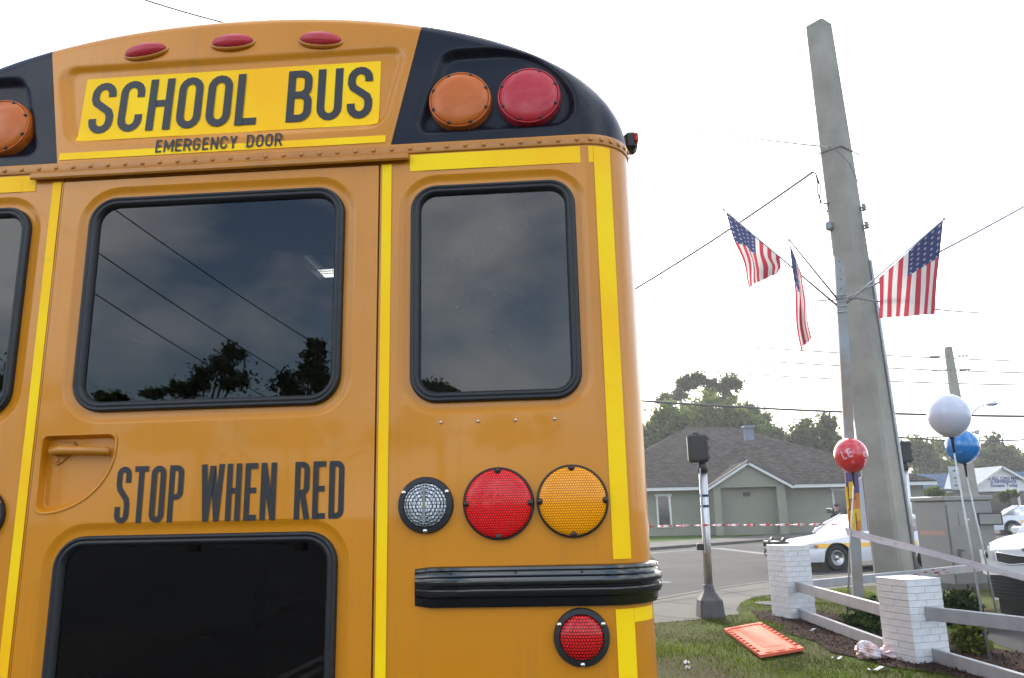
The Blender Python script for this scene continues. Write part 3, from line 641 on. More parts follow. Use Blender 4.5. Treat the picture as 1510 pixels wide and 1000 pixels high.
mat('metal_blue', (0.018, 0.065, 0.145), rough=.7, spec=.1, var=.15, vscale=.6)
mat('metal_pale_blue', (0.15, 0.185, 0.23), rough=.7, spec=.1, var=.12, vscale=.8)
mat('ink_blue', (.03, .05, .20), rough=.7)
mat('bark', (.075, .058, .045), rough=1, var=.4, vscale=4, bump=.6, bscale=14)
mat('car_white', (.62, .63, .65), rough=.25, coat=.8)
mat('car_gold', (.80, .42, .02), rough=.35, coat=.4)
mat('car_dark', (.015, .015, .016), rough=.5)
mat('lamp_amber', (0.5, 0.16, 0.03), rough=.2, coat=.6)
mat('lamp_clear', (.5, .52, .54), rough=.12, coat=.8)
mat('cabinet', (0.195, 0.194, 0.192), rough=.5, metal=.25, var=.12, vscale=1.5, detail=7)
mat('cabinet_rust', (.36, .20, .17), rough=.7)
mat('orange_plastic', (0.6, 0.1, 0.045), rough=.7, spec=.15, col2=(.62, .13, .07), vscale=6, detail=6)
mat('orange_dark', (.20, .006, .003), rough=1, spec=0)
mat('pale_film', (0.4, 0.21, 0.15), rough=.8, spec=.1, col2=(.52, .17, .10), vscale=7, detail=6)
mat('paper', (.78, .78, .76), rough=.9, var=.15, vscale=20)
mat('banner_purple', (0.09, 0.06, 0.19), rough=.5, var=.3, vscale=6)
mat('banner_orange', (0.48, 0.14, 0.012), rough=.5, col2=(.5, .22, .02), vscale=6)
mat('banner_yellow', (0.62, 0.4, 0.01), rough=.5, var=.12, vscale=14)
mat('banner_brown', (.16, .02, .012), rough=.6)
mat('banner_white', (0.5, 0.52, 0.57), rough=.6, var=.1, vscale=8)
mat('cloth_dark', (.03, .03, .035), rough=.9)
mat('skin', (.36, .18, .12), rough=.6)
mat('balloon_red', (0.5, 0.012, 0.02), rough=.16, coat=.5, spec=.6)
mat('balloon_white', (0.46, 0.48, 0.57), rough=.3, coat=.3)
mat('balloon_blue', (0.006, 0.15, 0.42), rough=.16, coat=.5)
mat('balloon_print', (0.55, 0.34, 0.4), rough=.3)
mat('insulator', (.20, .22, .24), rough=.3, var=.2, vscale=9)
def shingles():
    m = mat('shingle', (.13, .118, .108), rough=1, spec=.02); t = m.node_tree; b = t.nodes['Principled BSDF']; tc = N(t, 'ShaderNodeTexCoord')
    br = N(t, 'ShaderNodeTexBrick', inp={'Color1': (.050, .043, .038, 1), 'Color2': (.090, .079, .070, 1), 'Mortar': (.028, .025, .024, 1), 'Scale': 1.0, 'Mortar Size': .018, 'Brick Width': .34, 'Row Height': .16}); t.links.new(tc.outputs['Object'], br.inputs[0])
    n = N(t, 'ShaderNodeTexNoise', inp={'Scale': 3.0, 'Detail': 8.0}); t.links.new(tc.outputs['Object'], n.inputs[0])
    mx = N(t, 'ShaderNodeMixRGB', blend_type='OVERLAY', inp={0: .5}); t.links.new(br.outputs[0], mx.inputs[1]); t.links.new(n.outputs['Fac'], mx.inputs[2]); t.links.new(mx.outputs[0], b.inputs['Base Color'])
shingles()
def cloth_tape():
    m = bpy.data.materials.new('caution_tape'); m.use_nodes = True; t = m.node_tree; t.nodes.clear(); MATS['caution_tape'] = m
    uv = N(t, 'ShaderNodeTexCoord'); sp = N(t, 'ShaderNodeSeparateXYZ'); t.links.new(uv.outputs['UV'], sp.inputs[0])
    # printed words read as broken red dashes along the middle of the white film
    a = N(t, 'ShaderNodeTexNoise', inp={'Scale': 1.0, 'Detail': 2.0}); mp = N(t, 'ShaderNodeMapping'); mp.inputs['Scale'].default_value = (30, 2.2, 1); t.links.new(uv.outputs['UV'], mp.inputs[0]); t.links.new(mp.outputs[0], a.inputs[0])
    r = N(t, 'ShaderNodeValToRGB'); r.color_ramp.elements[0].position = .54; r.color_ramp.elements[1].position = .70; r.color_ramp.elements[0].color = (.40, .40, .44, 1); r.color_ramp.elements[1].color = (.40, .27, .30, 1); t.links.new(a.outputs['Fac'], r.inputs[0])
    d = N(t, 'ShaderNodeBsdfDiffuse'); s = N(t, 'ShaderNodeBsdfTranslucent'); g = N(t, 'ShaderNodeBsdfGlossy', inp={'Roughness': .2}); x = N(t, 'ShaderNodeMixShader', inp={0: .4}); y = N(t, 'ShaderNodeMixShader', inp={0: .06}); o = N(t, 'ShaderNodeOutputMaterial')
    t.links.new(r.outputs[0], d.inputs[0]); t.links.new(r.outputs[0], s.inputs[0]); t.links.new(d.outputs[0], x.inputs[1]); t.links.new(s.outputs[0], x.inputs[2]); t.links.new(x.outputs[0], y.inputs[1]); t.links.new(g.outputs[0], y.inputs[2]); t.links.new(y.outputs[0], o.inputs[0])
cloth_tape()
def tape_red():
    m = mat('caution_tape_twisted', (.75, .75, .75), rough=.4); t = m.node_tree; b = t.nodes['Principled BSDF']
    tc = N(t, 'ShaderNodeTexCoord'); sp = N(t, 'ShaderNodeSeparateXYZ'); t.links.new(tc.outputs['UV'], sp.inputs[0]); n = N(t, 'ShaderNodeTexNoise', inp={'Scale': 1.0, 'Detail': 1.0}); mp = N(t, 'ShaderNodeMapping'); mp.inputs['Scale'].default_value = (42, .01, 1); t.links.new(tc.outputs['UV'], mp.inputs[0]); t.links.new(mp.outputs[0], n.inputs[0])
    r = N(t, 'ShaderNodeValToRGB'); r.color_ramp.elements[0].position = .48; r.color_ramp.elements[1].position = .53; r.color_ramp.elements[0].color = (.75, .73, .73, 1); r.color_ramp.elements[1].color = (.68, .06, .06, 1); t.links.new(n.outputs['Fac'], r.inputs[0]); t.links.new(r.outputs[0], b.inputs['Base Color'])
tape_red()
def flag_mat():
    m = bpy.data.materials.new('flag_cloth'); m.use_nodes = True; t = m.node_tree; t.nodes.clear(); MATS['flag_cloth'] = m
    tc = N(t, 'ShaderNodeTexCoord'); sp = N(t, 'ShaderNodeSeparateXYZ'); t.links.new(tc.outputs['UV'], sp.inputs[0])
    def M_(op, a, b=None, c=None):
        n = N(t, 'ShaderNodeMath', operation=op)
        for i, v in enumerate((a, b, c)):
            if v is None: continue
            if isinstance(v, (int, float)): n.inputs[i].default_value = v
            else: t.links.new(v, n.inputs[i])
        return n.outputs[0]
    U, V = sp.outputs['X'], sp.outputs['Y']
    st = M_('LESS_THAN', M_('MODULO', M_('MULTIPLY', V, 13.0), 2.0), 1.0)        # 1 = red
    cant = M_('MULTIPLY', M_('LESS_THAN', U, .4), M_('LESS_THAN', V, 7/13))
    gx = M_('FRACT', M_('MULTIPLY', U, 6/.4*.96)); gy = M_('FRACT', M_('MULTIPLY', V, 5/(7/13)))
    dd = M_('SQRT', M_('ADD', M_('POWER', M_('SUBTRACT', gx, .5), 2.0), M_('POWER', M_('SUBTRACT', gy, .5), 2.0)))
    star = M_('LESS_THAN', dd, .19)
    c1 = N(t, 'ShaderNodeMixRGB', inp={1: (.44, .425, .43, 1), 2: (.30, .036, .054, 1)}); t.links.new(st, c1.inputs[0])
    c2 = N(t, 'ShaderNodeMixRGB', inp={1: (.030, .038, .10, 1), 2: (.22, .22, .26, 1)}); t.links.new(star, c2.inputs[0])
    c3 = N(t, 'ShaderNodeMixRGB'); t.links.new(cant, c3.inputs[0]); t.links.new(c1.outputs[0], c3.inputs[1]); t.links.new(c2.outputs[0], c3.inputs[2])
    d = N(t, 'ShaderNodeBsdfDiffuse'); s = N(t, 'ShaderNodeBsdfTranslucent'); x = N(t, 'ShaderNodeMixShader', inp={0: .62}); o = N(t, 'ShaderNodeOutputMaterial')
    t.links.new(c3.outputs[0], d.inputs[0]); t.links.new(c3.outputs[0], s.inputs[0]); t.links.new(d.outputs[0], x.inputs[1]); t.links.new(s.outputs[0], x.inputs[2]); t.links.new(x.outputs[0], o.inputs[0])
flag_mat()
leaf_mat('leaf_oak', (.040, .062, .018), (.115, .155, .042), .5); leaf_mat('leaf_pine', (.036, .055, .019), (.098, .130, .042), .5); leaf_mat('leaf_light', (.055, .085, .018), (.150, .195, .044), .5)
leaf_mat('leaf_hedge', (.010, .020, .006), (.045, .075, .016), .25); leaf_mat('leaf_yellow', (.05, .075, .012), (.17, .18, .02), .3); leaf_mat('grass_blade', (.045, .070, .005), (.175, .215, .014), .4)

# ------------------------------------------------------------------ the setting
def ground_loop(name, material, loop, z1, z0=None, kind='structure'):
    mb = MB()
    if z0 is None: mb.poly([loop], lambda a, b: (a, b, z1))
    else: mb.slab(loop, z0, z1)
    o = fix_normals(mb.build(name, material)); o['kind'] = kind; return o
ground_loop('ground', 'far_ground', [(-900, -700), (900, -700), (900, 1200), (-900, 1200)], -.150)
ground_loop('road', 'asphalt', [(-60, -60), (90, -60), (90, 70), (-60, 70)], -.120)
GE = [(.80, 10.6), (1.35, 11.45), (1.98, 11.79), (2.63, 12.04), (3.13, 12.41), (3.37, 12.53), (3.46, 13.02), (3.77, 13.89), (4.25, 14.76), (4.78, 15.23), (6.5, 16.1), (9, 16.9), (16, 18.2), (45, 21)]
KE = [(45, 23.6), (16, 20.6), (9, 19.5), (7.2, 18.85), (5.65, 17.78), (3.86, 16.22), (2.41, 14.58), (1.35, 13.1), (.72, 11.7), (.62, 10.6)]
ground_loop('verge', 'soil_grass', [(.80, -8), (45, -8)]+GE[::-1], 0.0, -.2)
ground_loop('pavement', 'concrete', GE+KE, .004, -.2)
mb = MB(); KL = [Vector(p) for p in KE]
rows = []
for i, p in enumerate(KL):
    d = (KL[min(i+1, len(KL)-1)]-KL[max(0, i-1)]).normalized(); n_ = Vector((d.y, -d.x)) if Vector((d.y, -d.x)).dot(Vector((-1, 1))) > 0 else Vector((-d.y, d.x))
    q = [(p+n_*e) for e in (.0, .13, .155, .16, .45)]; rows.append([(q[0].x, q[0].y, .011), (q[1].x, q[1].y, .011), (q[2].x, q[2].y, -.005), (q[3].x, q[3].y, -.112), (q[4].x, q[4].y, -.115)])
o = MB().grid(rows).build('kerb', 'concrete_kerb'); o['kind'] = 'structure'; fix_normals(o)
def joint(a, b):
    a, b = Vector(a), Vector(b); d = (b-a).normalized(); n_ = Vector((-d.y, d.x))*.008; o = MB().add([(a.x+n_.x, a.y+n_.y, .0085), (b.x+n_.x, b.y+n_.y, .0085), (b.x-n_.x, b.y-n_.y, .0085), (a.x-n_.x, a.y-n_.y, .0085)], [(0, 1, 2, 3)]).build('pavement_joint', 'joint_dark'); o['kind'] = 'structure'
mat('joint_dark', (.035, .033, .03), rough=1, spec=0)
for q in (((1.45, 13.1), (2.6, 12.1)), ((2.5, 14.5), (3.4, 13.1)), ((3.9, 16.1), (4.3, 14.9)), ((5.7, 17.6), (6.4, 16.2)), ((1.9, 13.8), (5.9, 17.0))): joint(*q)
# far side of the road
FE = [(-60, -18), (-30, 4.2), (5.6, 34.2), (12.1, 39.8), (24, 51), (36, 63), (60, 90), (300, 300), (-300, 300), (-300, -18)]
ground_loop('far_pavement', 'concrete', FE, 0.0, -.2)
FL_ = [(-60, -12), (-30, 9.5), (3, 36.8), (6.5, 39.6), (13.7, 45.2), (24, 54), (34, 64), (60, 95), (300, 305), (-300, 305), (-300, -12)]
ground_loop('far_lawn', 'lawn', FL_, .006)
ground_loop('car_park', 'asphalt_lot', [(26, 57.5), (120, 57.5), (120, 74), (40, 74)], .010)
ground_loop('parking_lot', 'asphalt_lot', [(5.35, 8.3), (5.5, 10.2), (6.2, 11.6), (7.6, 12.4), (40, 14), (40, -7), (6.6, -7), (5.9, 4)], .004)
BED = [(3.62, 12.75), (3.48, 11.9), (3.62, 11.3), (3.42, 10.6), (3.55, 9.9), (3.45, 9.2), (3.62, 8.75), (3.70, 8.3), (4.05, 7.9), (4.2, 7.3), (4.3, 6.2), (6.2, 5.2), (6.0, 7.6), (5.5, 8.6), (5.2, 9.3), (5.3, 10.4), (4.75, 11.2), (4.8, 12.1), (4.5, 12.8)]
ground_loop('mulch_bed', 'mulch', BED, .012)
mb = MB()
def strip(mb, P, w, z):
    P = [Vector(p) for p in P]; rows = []
    for i, p in enumerate(P):
        d = (P[min(i+1, len(P)-1)]-P[max(0, i-1)]).normalized(); n_ = Vector((-d.y, d.x)); rows.append([(p.x+n_.x*w/2, p.y+n_.y*w/2, z), (p.x-n_.x*w/2, p.y-n_.y*w/2, z)])
    return mb.grid(rows)
for P, w in (([(4.6, 31.4), (8.2, 34.6)], .25), ([(10.8, 36.3), (16, 41)], .2), ([G(x, y, -.12).xy[:] for x, y in ((1000, 806), (1060, 809), (1130, 817), (1150, 819))], .45), ([G(x, y, -.12).xy[:] for x, y in ((968, 858), (989, 859))], .22), ([(-3.4, -30), (-3.3, 1)], .12), ([(-3.65, -30), (-3.55, 1)], .12)):
    o = strip(MB(), P, w, -.116).build('road_marking', 'road_paint'); o['kind'] = 'structure'
mc = MB().lathe([(.26, 0), (.26, .014), (.23, .018), (0, .018)], 24).build('manhole_cover', 'concrete_kerb'); mc.location = (4.24, 13.75, .002); tag(mc, 'round pale utility cover in the grass behind the left brick pillar', 'manhole cover')

# ------------------------------------------------------------------ haze volume added as a glowing veil over the distance
hzb = MB().box((0, 60, 5.9), (560, 420, 14.2)).build('haze', None); hzb['kind'] = 'stuff'; tag(hzb, 'thin haze added as a pale veil over the distance', 'haze')
hm = bpy.data.materials.new('haze'); hm.use_nodes = True; t = hm.node_tree; t.nodes.clear(); pv = N(t, 'ShaderNodeVolumePrincipled', inp={'Color': (.93, .96, 1, 1), 'Density': .0007, 'Anisotropy': .45}); oo = N(t, 'ShaderNodeOutputMaterial'); t.links.new(pv.outputs[0], oo.inputs['Volume']); hzb.data.materials.append(hm)

# ------------------------------------------------------------------ vegetation helpers
def inside(P, x, y):
    P = np.asarray(P); r = np.zeros(len(x), bool); j = len(P)-1
    for i in range(len(P)):
        c = ((P[i, 1] > y) != (P[j, 1] > y)) & (x < (P[j, 0]-P[i, 0])*(y-P[i, 1])/(P[j, 1]-P[i, 1]+1e-12)+P[i, 0]); r ^= c; j = i
    return r
def leaf_cloud(centers, rad, n, size, rng):
    k = rng.randint(0, len(centers), n); c = centers[k]; r = rad[k][:, None]
    d = rng.normal(size=(n, 3)); d /= np.linalg.norm(d, axis=1)[:, None]; p = c + d*r*np.minimum(1.7, np.abs(rng.normal(size=(n, 1)))*.72)*np.array([1, 1, .85])
    a = rng.normal(size=(n, 3)); a /= np.linalg.norm(a, axis=1)[:, None]; b = np.cross(a, rng.normal(size=(n, 3))); b /= np.linalg.norm(b, axis=1)[:, None]
    s = (size*rng.uniform(.55, 1.35, (n, 1)))
    V = np.stack([p-a*s, p+b*s*.5, p+a*s, p-b*s*.5], 1).reshape(-1, 3)
    tone = rng.uniform(-.12, .22, n) + .28*(np.clip(d[:, 2], -1, 1)) + .18*rng.uniform(-1, 1, len(centers))[k]  # upper side of each clump lighter: top light put into the leaf tone
    return V, tone
def tree(name, label, base, lobes, lsize, n, material, group=None, clumps=16, seed=1, trunk=True, tr=.3, cr_=.56, cat='tree'):
    """lobes: list of (centre Vector, rx, ry, rz) in world metres"""
    rng = np.random.RandomState(seed); root = empty(name, base); tag(root, label, cat, group); C_ = []; Rr = []
    for c, rx, ry, rz in lobes:
        q = rng.normal(size=(clumps, 3)); q /= np.linalg.norm(q, axis=1)[:, None]; q *= rng.uniform(.2, 1.0, (clumps, 1)); q[:, 2] = np.where(q[:, 2] < -.5, q[:, 2]*.6, q[:, 2])
        C_.append(np.array(c-Vector(base))+q*np.array([rx, ry, rz])*.86); Rr.append(rng.uniform(.6, 1.15, clumps)*cr_*min(rx, rz))
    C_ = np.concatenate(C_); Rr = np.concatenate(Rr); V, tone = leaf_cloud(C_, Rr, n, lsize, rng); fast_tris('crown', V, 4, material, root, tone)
    if trunk:
        mb = MB(); top = sum((l[0] for l in lobes), Vector())/len(lobes)-Vector(base); mid = Vector((top.x*.15+.1, top.y*.15, max(.8, top.z*.45)))
        mb.tube([(0, 0, -.15), (mid.x*.4, mid.y*.4, mid.z*.5), mid, mid.lerp(top, .5)], [tr*1.25, tr, tr*.8, tr*.45], 9)
        for l in lobes:
            e = l[0]-Vector(base); s_ = mid.lerp(top, .1); m_ = s_.lerp(e, .5)+Vector((0, 0, .12*(e-s_).length)); mb.tube([s_, m_, e], [tr*.45, tr*.3, tr*.08], 6)
        for i in range(0, len(C_), 3):
            e = Vector(C_[i]); l = min(lobes, key=lambda q: (q[0]-Vector(base)-e).length); s_ = l[0]-Vector(base); mb.tube([s_, s_.lerp(e, .5)+Vector((0, 0, .05)), e], [tr*.14, tr*.10, tr*.04], 5, False)
        mb.build('trunk', 'bark', root, True)
    return root
def ptree(name, label, Y, lobes_px, lsize, n, material, base_px=None, group=None, **kw):
    """crown given as sighted lobes (x, y, half-width, half-height in sighting units) at distance Y"""
    k = Y/1150.0*1.02; L = []
    for i, (x, y, a, b) in enumerate(lobes_px):
        c = A(x, y, Y+ (i % 3-1)*a*k*.5); L.append((c, a*k, min(a, b*1.2)*k, b*k))
    cx = sum(l[0].x for l in L)/len(L) if base_px is None else A(base_px, 700, Y).x
    return tree(name, label, (cx, Y, 0), L, lsize*.85, int(n*1.7), material, group, **kw)

# trees behind the house
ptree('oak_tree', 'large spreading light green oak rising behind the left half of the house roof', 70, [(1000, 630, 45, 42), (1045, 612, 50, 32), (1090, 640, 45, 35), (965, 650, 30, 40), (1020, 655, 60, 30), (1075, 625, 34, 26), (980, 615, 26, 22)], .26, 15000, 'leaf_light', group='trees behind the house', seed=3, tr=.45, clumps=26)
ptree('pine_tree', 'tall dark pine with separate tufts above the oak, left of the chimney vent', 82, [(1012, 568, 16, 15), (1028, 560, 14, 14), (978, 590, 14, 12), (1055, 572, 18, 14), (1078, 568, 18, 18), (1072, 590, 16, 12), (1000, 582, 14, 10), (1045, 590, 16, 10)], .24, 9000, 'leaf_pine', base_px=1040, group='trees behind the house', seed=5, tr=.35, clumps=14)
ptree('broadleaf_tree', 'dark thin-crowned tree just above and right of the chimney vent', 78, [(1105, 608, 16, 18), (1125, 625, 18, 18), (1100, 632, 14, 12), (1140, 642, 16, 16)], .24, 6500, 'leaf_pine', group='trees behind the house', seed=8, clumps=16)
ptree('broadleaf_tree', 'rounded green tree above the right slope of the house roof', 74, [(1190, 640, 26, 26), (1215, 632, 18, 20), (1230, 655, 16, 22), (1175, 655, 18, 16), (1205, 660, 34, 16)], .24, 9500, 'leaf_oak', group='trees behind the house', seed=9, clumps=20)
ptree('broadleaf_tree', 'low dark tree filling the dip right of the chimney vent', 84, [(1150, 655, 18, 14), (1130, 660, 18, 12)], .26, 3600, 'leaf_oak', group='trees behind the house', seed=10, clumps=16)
# tree line behind the blue-roofed building
TLs = [(1352, 665, 24, 22, 'leaf_oak', 'dark tree right beside the concrete pole, behind the signal head'), (1375, 690, 26, 26, 'leaf_light', 'light green tree left of the white balloon'), (1395, 660, 20, 14, 'leaf_oak', 'dark tree crown showing just left of the blue balloon'), (1470, 668, 26, 24, 'leaf_pine', 'dark rounded tree standing tallest behind the gable sign'), (1500, 680, 18, 16, 'leaf_oak', 'green tree at the right edge behind the blue roof'), (1430, 680, 26, 18, 'leaf_oak', 'green tree behind the blue balloon'), (1452, 690, 22, 12, 'leaf_light', 'low light green tree over the ridge of the gable')]
for i, (x, y, a, b, mt, lb) in enumerate(TLs):
    ptree('broadleaf_tree', lb, 100+6*(i % 3), [(x, y, a, b), (x-a*.6, y+b*.4, a*.6, b*.7), (x+a*.6, y+b*.4, a*.6, b*.7)], .36, 5200, mt, group='trees behind the blue-roofed building', seed=20+i, clumps=18)
ptree('palm_like_shrub', 'light green bushy tree in front of the blue roof, above the cabinet', 52, [(1375, 728, 20, 9), (1362, 735, 12, 8), (1390, 734, 12, 8)], .16, 3800, 'leaf_light', seed=40, clumps=16, tr=.1)
ptree('small_tree', 'small light green tree right of the cabinet under the gable', 56, [(1490, 728, 12, 6), (1480, 734, 9, 6)], .15, 2000, 'leaf_light', seed=41, clumps=14, tr=.1)

# hedge plants in the bed
def bush(label, c, rx, ry, rz, n, size, material, seed, cat='bush', stems=True):
    rng = np.random.RandomState(seed); root = empty('hedge_bush', (c[0], c[1], 0)); tag(root, label, cat, 'bushes along the rail fence')
    q = rng.normal(size=(70, 3)); q /= np.linalg.norm(q, axis=1)[:, None]; q *= rng.uniform(.55, 1, (70, 1)); q[:, 2] = np.abs(q[:, 2])*.95-.0
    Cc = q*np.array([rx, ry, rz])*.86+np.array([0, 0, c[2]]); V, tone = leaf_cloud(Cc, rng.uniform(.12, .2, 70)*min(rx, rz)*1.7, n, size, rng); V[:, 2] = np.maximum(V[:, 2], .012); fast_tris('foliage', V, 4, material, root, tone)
    mb = MB()
    for i in range(14):
        e = Vector(Cc[i*4]); mb.tube([(e.x*.1, e.y*.1, -.02), e*.5+Vector((0, 0, .05)), e], [.014, .009, .003], 5)
    mb.build('stem', 'bark', root, True)
bush('dark green clipped bush under the upper rail between the brick pillars', (4.62, 10.35, .02), .62, .75, .44, 6500, .030, 'leaf_hedge', 51)
bush('dark green bush between the right pillar and the white car front', (5.85, 10.9, .05), .30, .35, .52, 4200, .030, 'leaf_hedge', 52)
bush('yellow green bush close behind the right brick pillar', (4.90, 9.0, .02), .20, .24, .42, 2600, .030, 'leaf_yellow', 53)

# grass, mulch chips, litter of the verge
n = 150000; gx = NR.uniform(.82, 6.8, n); gy = 5.0 + 11.0*NR.uniform(0, 1, n)**1.25
keep = inside([(.80, 5)]+GE[:11]+[(6.5, 14), (5.2, 9), (5.2, 5)], gx, gy) & ~inside(BED, gx, gy) & (gx > .16*gy)
bare = np.sin(gx*3.1+1.3*np.sin(gy*2.3))*np.sin(gy*2.7+gx) + .5*np.sin(gx*7.3+gy*5.1); keep &= NR.uniform(-1.3, 1.3, n) > bare*.75-.55
keep &= ~((gx < 2.0) & (gy < 9.0) & (NR.uniform(0, 1, n) < .55))
gx, gy = gx[keep], gy[keep]; n = len(gx); a = NR.uniform(0, 2*math.pi, n); hgt = NR.uniform(.016, .044, n)*(1+.5*np.sin(gx*2.2)*np.cos(gy*1.7)); wd = NR.uniform(.0022, .0048, n); ln = NR.uniform(-.03, .03, (n, 2))
b0 = np.stack([gx-wd*np.cos(a), gy-wd*np.sin(a), np.full(n, -.002)], 1); b1 = np.stack([gx+wd*np.cos(a), gy+wd*np.sin(a), np.full(n, -.002)], 1); tp = np.stack([gx+ln[:, 0], gy+ln[:, 1], hgt], 1)
gr = fast_tris('grass', np.stack([b0, b1, tp], 1).reshape(-1, 3), 3, 'grass_blade', None, NR.uniform(-.25, .35, n)+.35*np.sin(gx*1.7+gy*.6)*.5); tag(gr, 'patchy short green grass on the verge beside the bus', 'grass', kind='stuff')
n = 16000; cx = NR.uniform(3.3, 6.3, n); cy = NR.uniform(5.2, 12.9, n); k = inside(BED, cx, cy); cx, cy = cx[k], cy[k]; n = len(cx); a = NR.uniform(0, 6.28, n); l = NR.uniform(.008, .028, n); w = NR.uniform(.003, .008, n); t1 = NR.uniform(-.014, .014, n); zc = NR.uniform(.012, .032, n)
ca, sa = np.cos(a), np.sin(a)
V = np.stack([np.stack([cx+ca*l*i-sa*w*j, cy+sa*l*i+ca*w*j, np.maximum(.013, zc+t1*i)], 1) for i, j in ((-1, -1), (1, -1), (1, 1), (-1, 1))], 1).reshape(-1, 3)
tag(fast_tris('mulch_chips', V, 4, 'mulch_chip'), 'reddish brown bark chips covering the planting bed', 'mulch', kind='stuff')

# trees along the far side of the bus, glimpsed as dappled light through its windows
for i, (x, y) in enumerate(((-9.5, 7.5), (-10.5, 13.5), (-9.0, 20.0))):
    tree('oak_tree', ('oak glimpsed through the left side windows, nearest the bus rear', 'oak glimpsed through the left side windows, midway along the bus', 'oak glimpsed through the front left windows of the bus')[i], (x, y, -.12), [(Vector((x+dx, y+dy, z)), r_, r_, r_*.8) for dx, dy, z, r_ in ((0, 0, 4.6, 1.9), (1.4, .8, 3.6, 1.5), (-1.3, -.8, 3.8, 1.6), (.6, -1.6, 3.4, 1.4), (-.2, 1.7, 3.9, 1.5), (.4, .2, 5.8, 1.2))], .085, 9000, 'leaf_oak', 'trees beyond the bus', clumps=20, seed=80+i, tr=.22)

# ------------------------------------------------------------------ trees and wires behind the photographer (seen mirrored in the bus glass)
def M3(x, y, dist): d = ray(x, y); d = d/d.y; return mirror(CAMP + d*dist)
def mtree(label, dist, lobes_px, n, material, seed, lsize=.13, **kw):
    k = dist/1150.0; L = [(M3(x, y, dist), a*k, a*k*.8, b*k) for x, y, a, b in lobes_px]; c = sum((l[0] for l in L), Vector())/len(L)
    tree('oak_tree', label, (c.x, c.y, -.12), L, lsize, int(n*.75), material, 'trees behind the photographer', seed=seed, **kw)
mtree('oak mirrored in the middle of the rear door window', 44, [(325, 535, 22, 24), (345, 520, 18, 18), (300, 560, 26, 24), (270, 575, 30, 18), (345, 560, 26, 30), (230, 580, 28, 12)], 9000, 'leaf_oak', 61, clumps=18, tr=.3)
mtree('upright leafy tree mirrored at the right of the rear door window', 42, [(455, 545, 26, 36), (465, 515, 14, 20), (420, 570, 24, 26), (440, 590, 36, 24), (480, 570, 20, 28)], 9000, 'leaf_pine', 62, clumps=18, tr=.3)
mtree('low tree mirrored at the left of the rear door window', 48, [(150, 590, 26, 16), (175, 585, 20, 14), (60, 580, 40, 22), (10, 560, 40, 30)], 6000, 'leaf_oak', 63, clumps=16, tr=.25)
mtree('tree mirrored in the lower left corner of the right-hand bus window', 46, [(650, 575, 22, 16), (668, 582, 20, 14), (625, 570, 14, 12)], 5000, 'leaf_oak', 64, clumps=16, tr=.25)
mtree('broad low tree mirrored as a dark band below the other trees', 52, [(250, 640, 90, 40), (420, 640, 90, 40), (600, 640, 90, 40), (90, 640, 90, 40), (760, 640, 90, 36)], 12000, 'leaf_oak', 65, clumps=22, tr=.3, lsize=.22)
def wire(label, a, b, sag, r, material='wire_black', name='power_line', n=18, group='overhead wires'):
    P = [a.lerp(b, i/n)-Vector((0, 0, 4*sag*(i/n)*(1-i/n))) for i in range(n+1)]; o = MB().tube(P, r, 5).build(name, material); tag(o, label, 'wire', group); return o
for i, (p, q, lb) in enumerate((((60, 230), (520, 540), 'upper wire mirrored across the rear door window'), ((40, 300), (520, 610), 'middle wire mirrored across the rear door window'), ((40, 365), (420, 600), 'lower wire mirrored across the rear door window'))):
    wire(lb, M3(*p, 24), M3(*q, 40), .25, .022)
# ------------------------------------------------------------------ house across the road
hs = empty('house', (0, 48, 0)); tag(hs, 'single-storey grey-green house with brown hipped shingle roof across the road', 'house')
def hp(x, y, z): return (x, y-48, z)
EZ = 2.78
# front wall with window openings
W1, W2 = (8.55, 9.23, .58, 2.32), (19.15, 19.95, .60, 2.45)
def rect(x0, x1, z0, z1): return [(x0, z0), (x1, z0), (x1, z1), (x0, z1)]
MB().poly([rect(4.1, 24.6, 0, EZ), rect(*W1), rect(*W2)], lambda a, b: hp(a, 48, b)).build('wall', 'stucco', hs)
mb = MB()
mb.add([hp(4.1, 48, 0), hp(4.1, 62, 0), hp(4.1, 62, EZ), hp(4.1, 48, EZ)], [(0, 1, 2, 3)]); mb.build('wall', 'stucco', hs)
MB().add([hp(24.6, 48, 0), hp(24.6, 62, 0), hp(24.6, 62, EZ), hp(24.6, 48, EZ)], [(0, 1, 2, 3)]).build('wall', 'stucco', hs)
FLc, FRc, BLc, BRc, RL, RR = hp(3.45, 47.35, EZ), hp(25.1, 47.35, EZ+.12), hp(3.45, 62.6, EZ), hp(25.1, 62.6, EZ), hp(11.95, 54.4, 7.05), hp(15.1, 54.4, 7.05)
rf = MB(); rf.V = [FLc, FRc, BRc, BLc, RL, RR]; rf.F = [(0, 1, 5, 4), (1, 2, 5), (2, 3, 4, 5), (3, 0, 4), (3, 2, 1, 0)]
roof = rf.build('roof', 'shingle', hs)
for a, b in ((3.4, 11.1), (16.45, 25.1)):
    MB().box(((a+b)/2, 47.31-48, EZ-.05), (b-a, .06, .20)).build('fascia', 'white_trim', hs); MB().box(((a+b)/2, 47.29-48, EZ+.07), (b-a, .10, .05)).build('gutter_edge', 'dark_trim', hs)
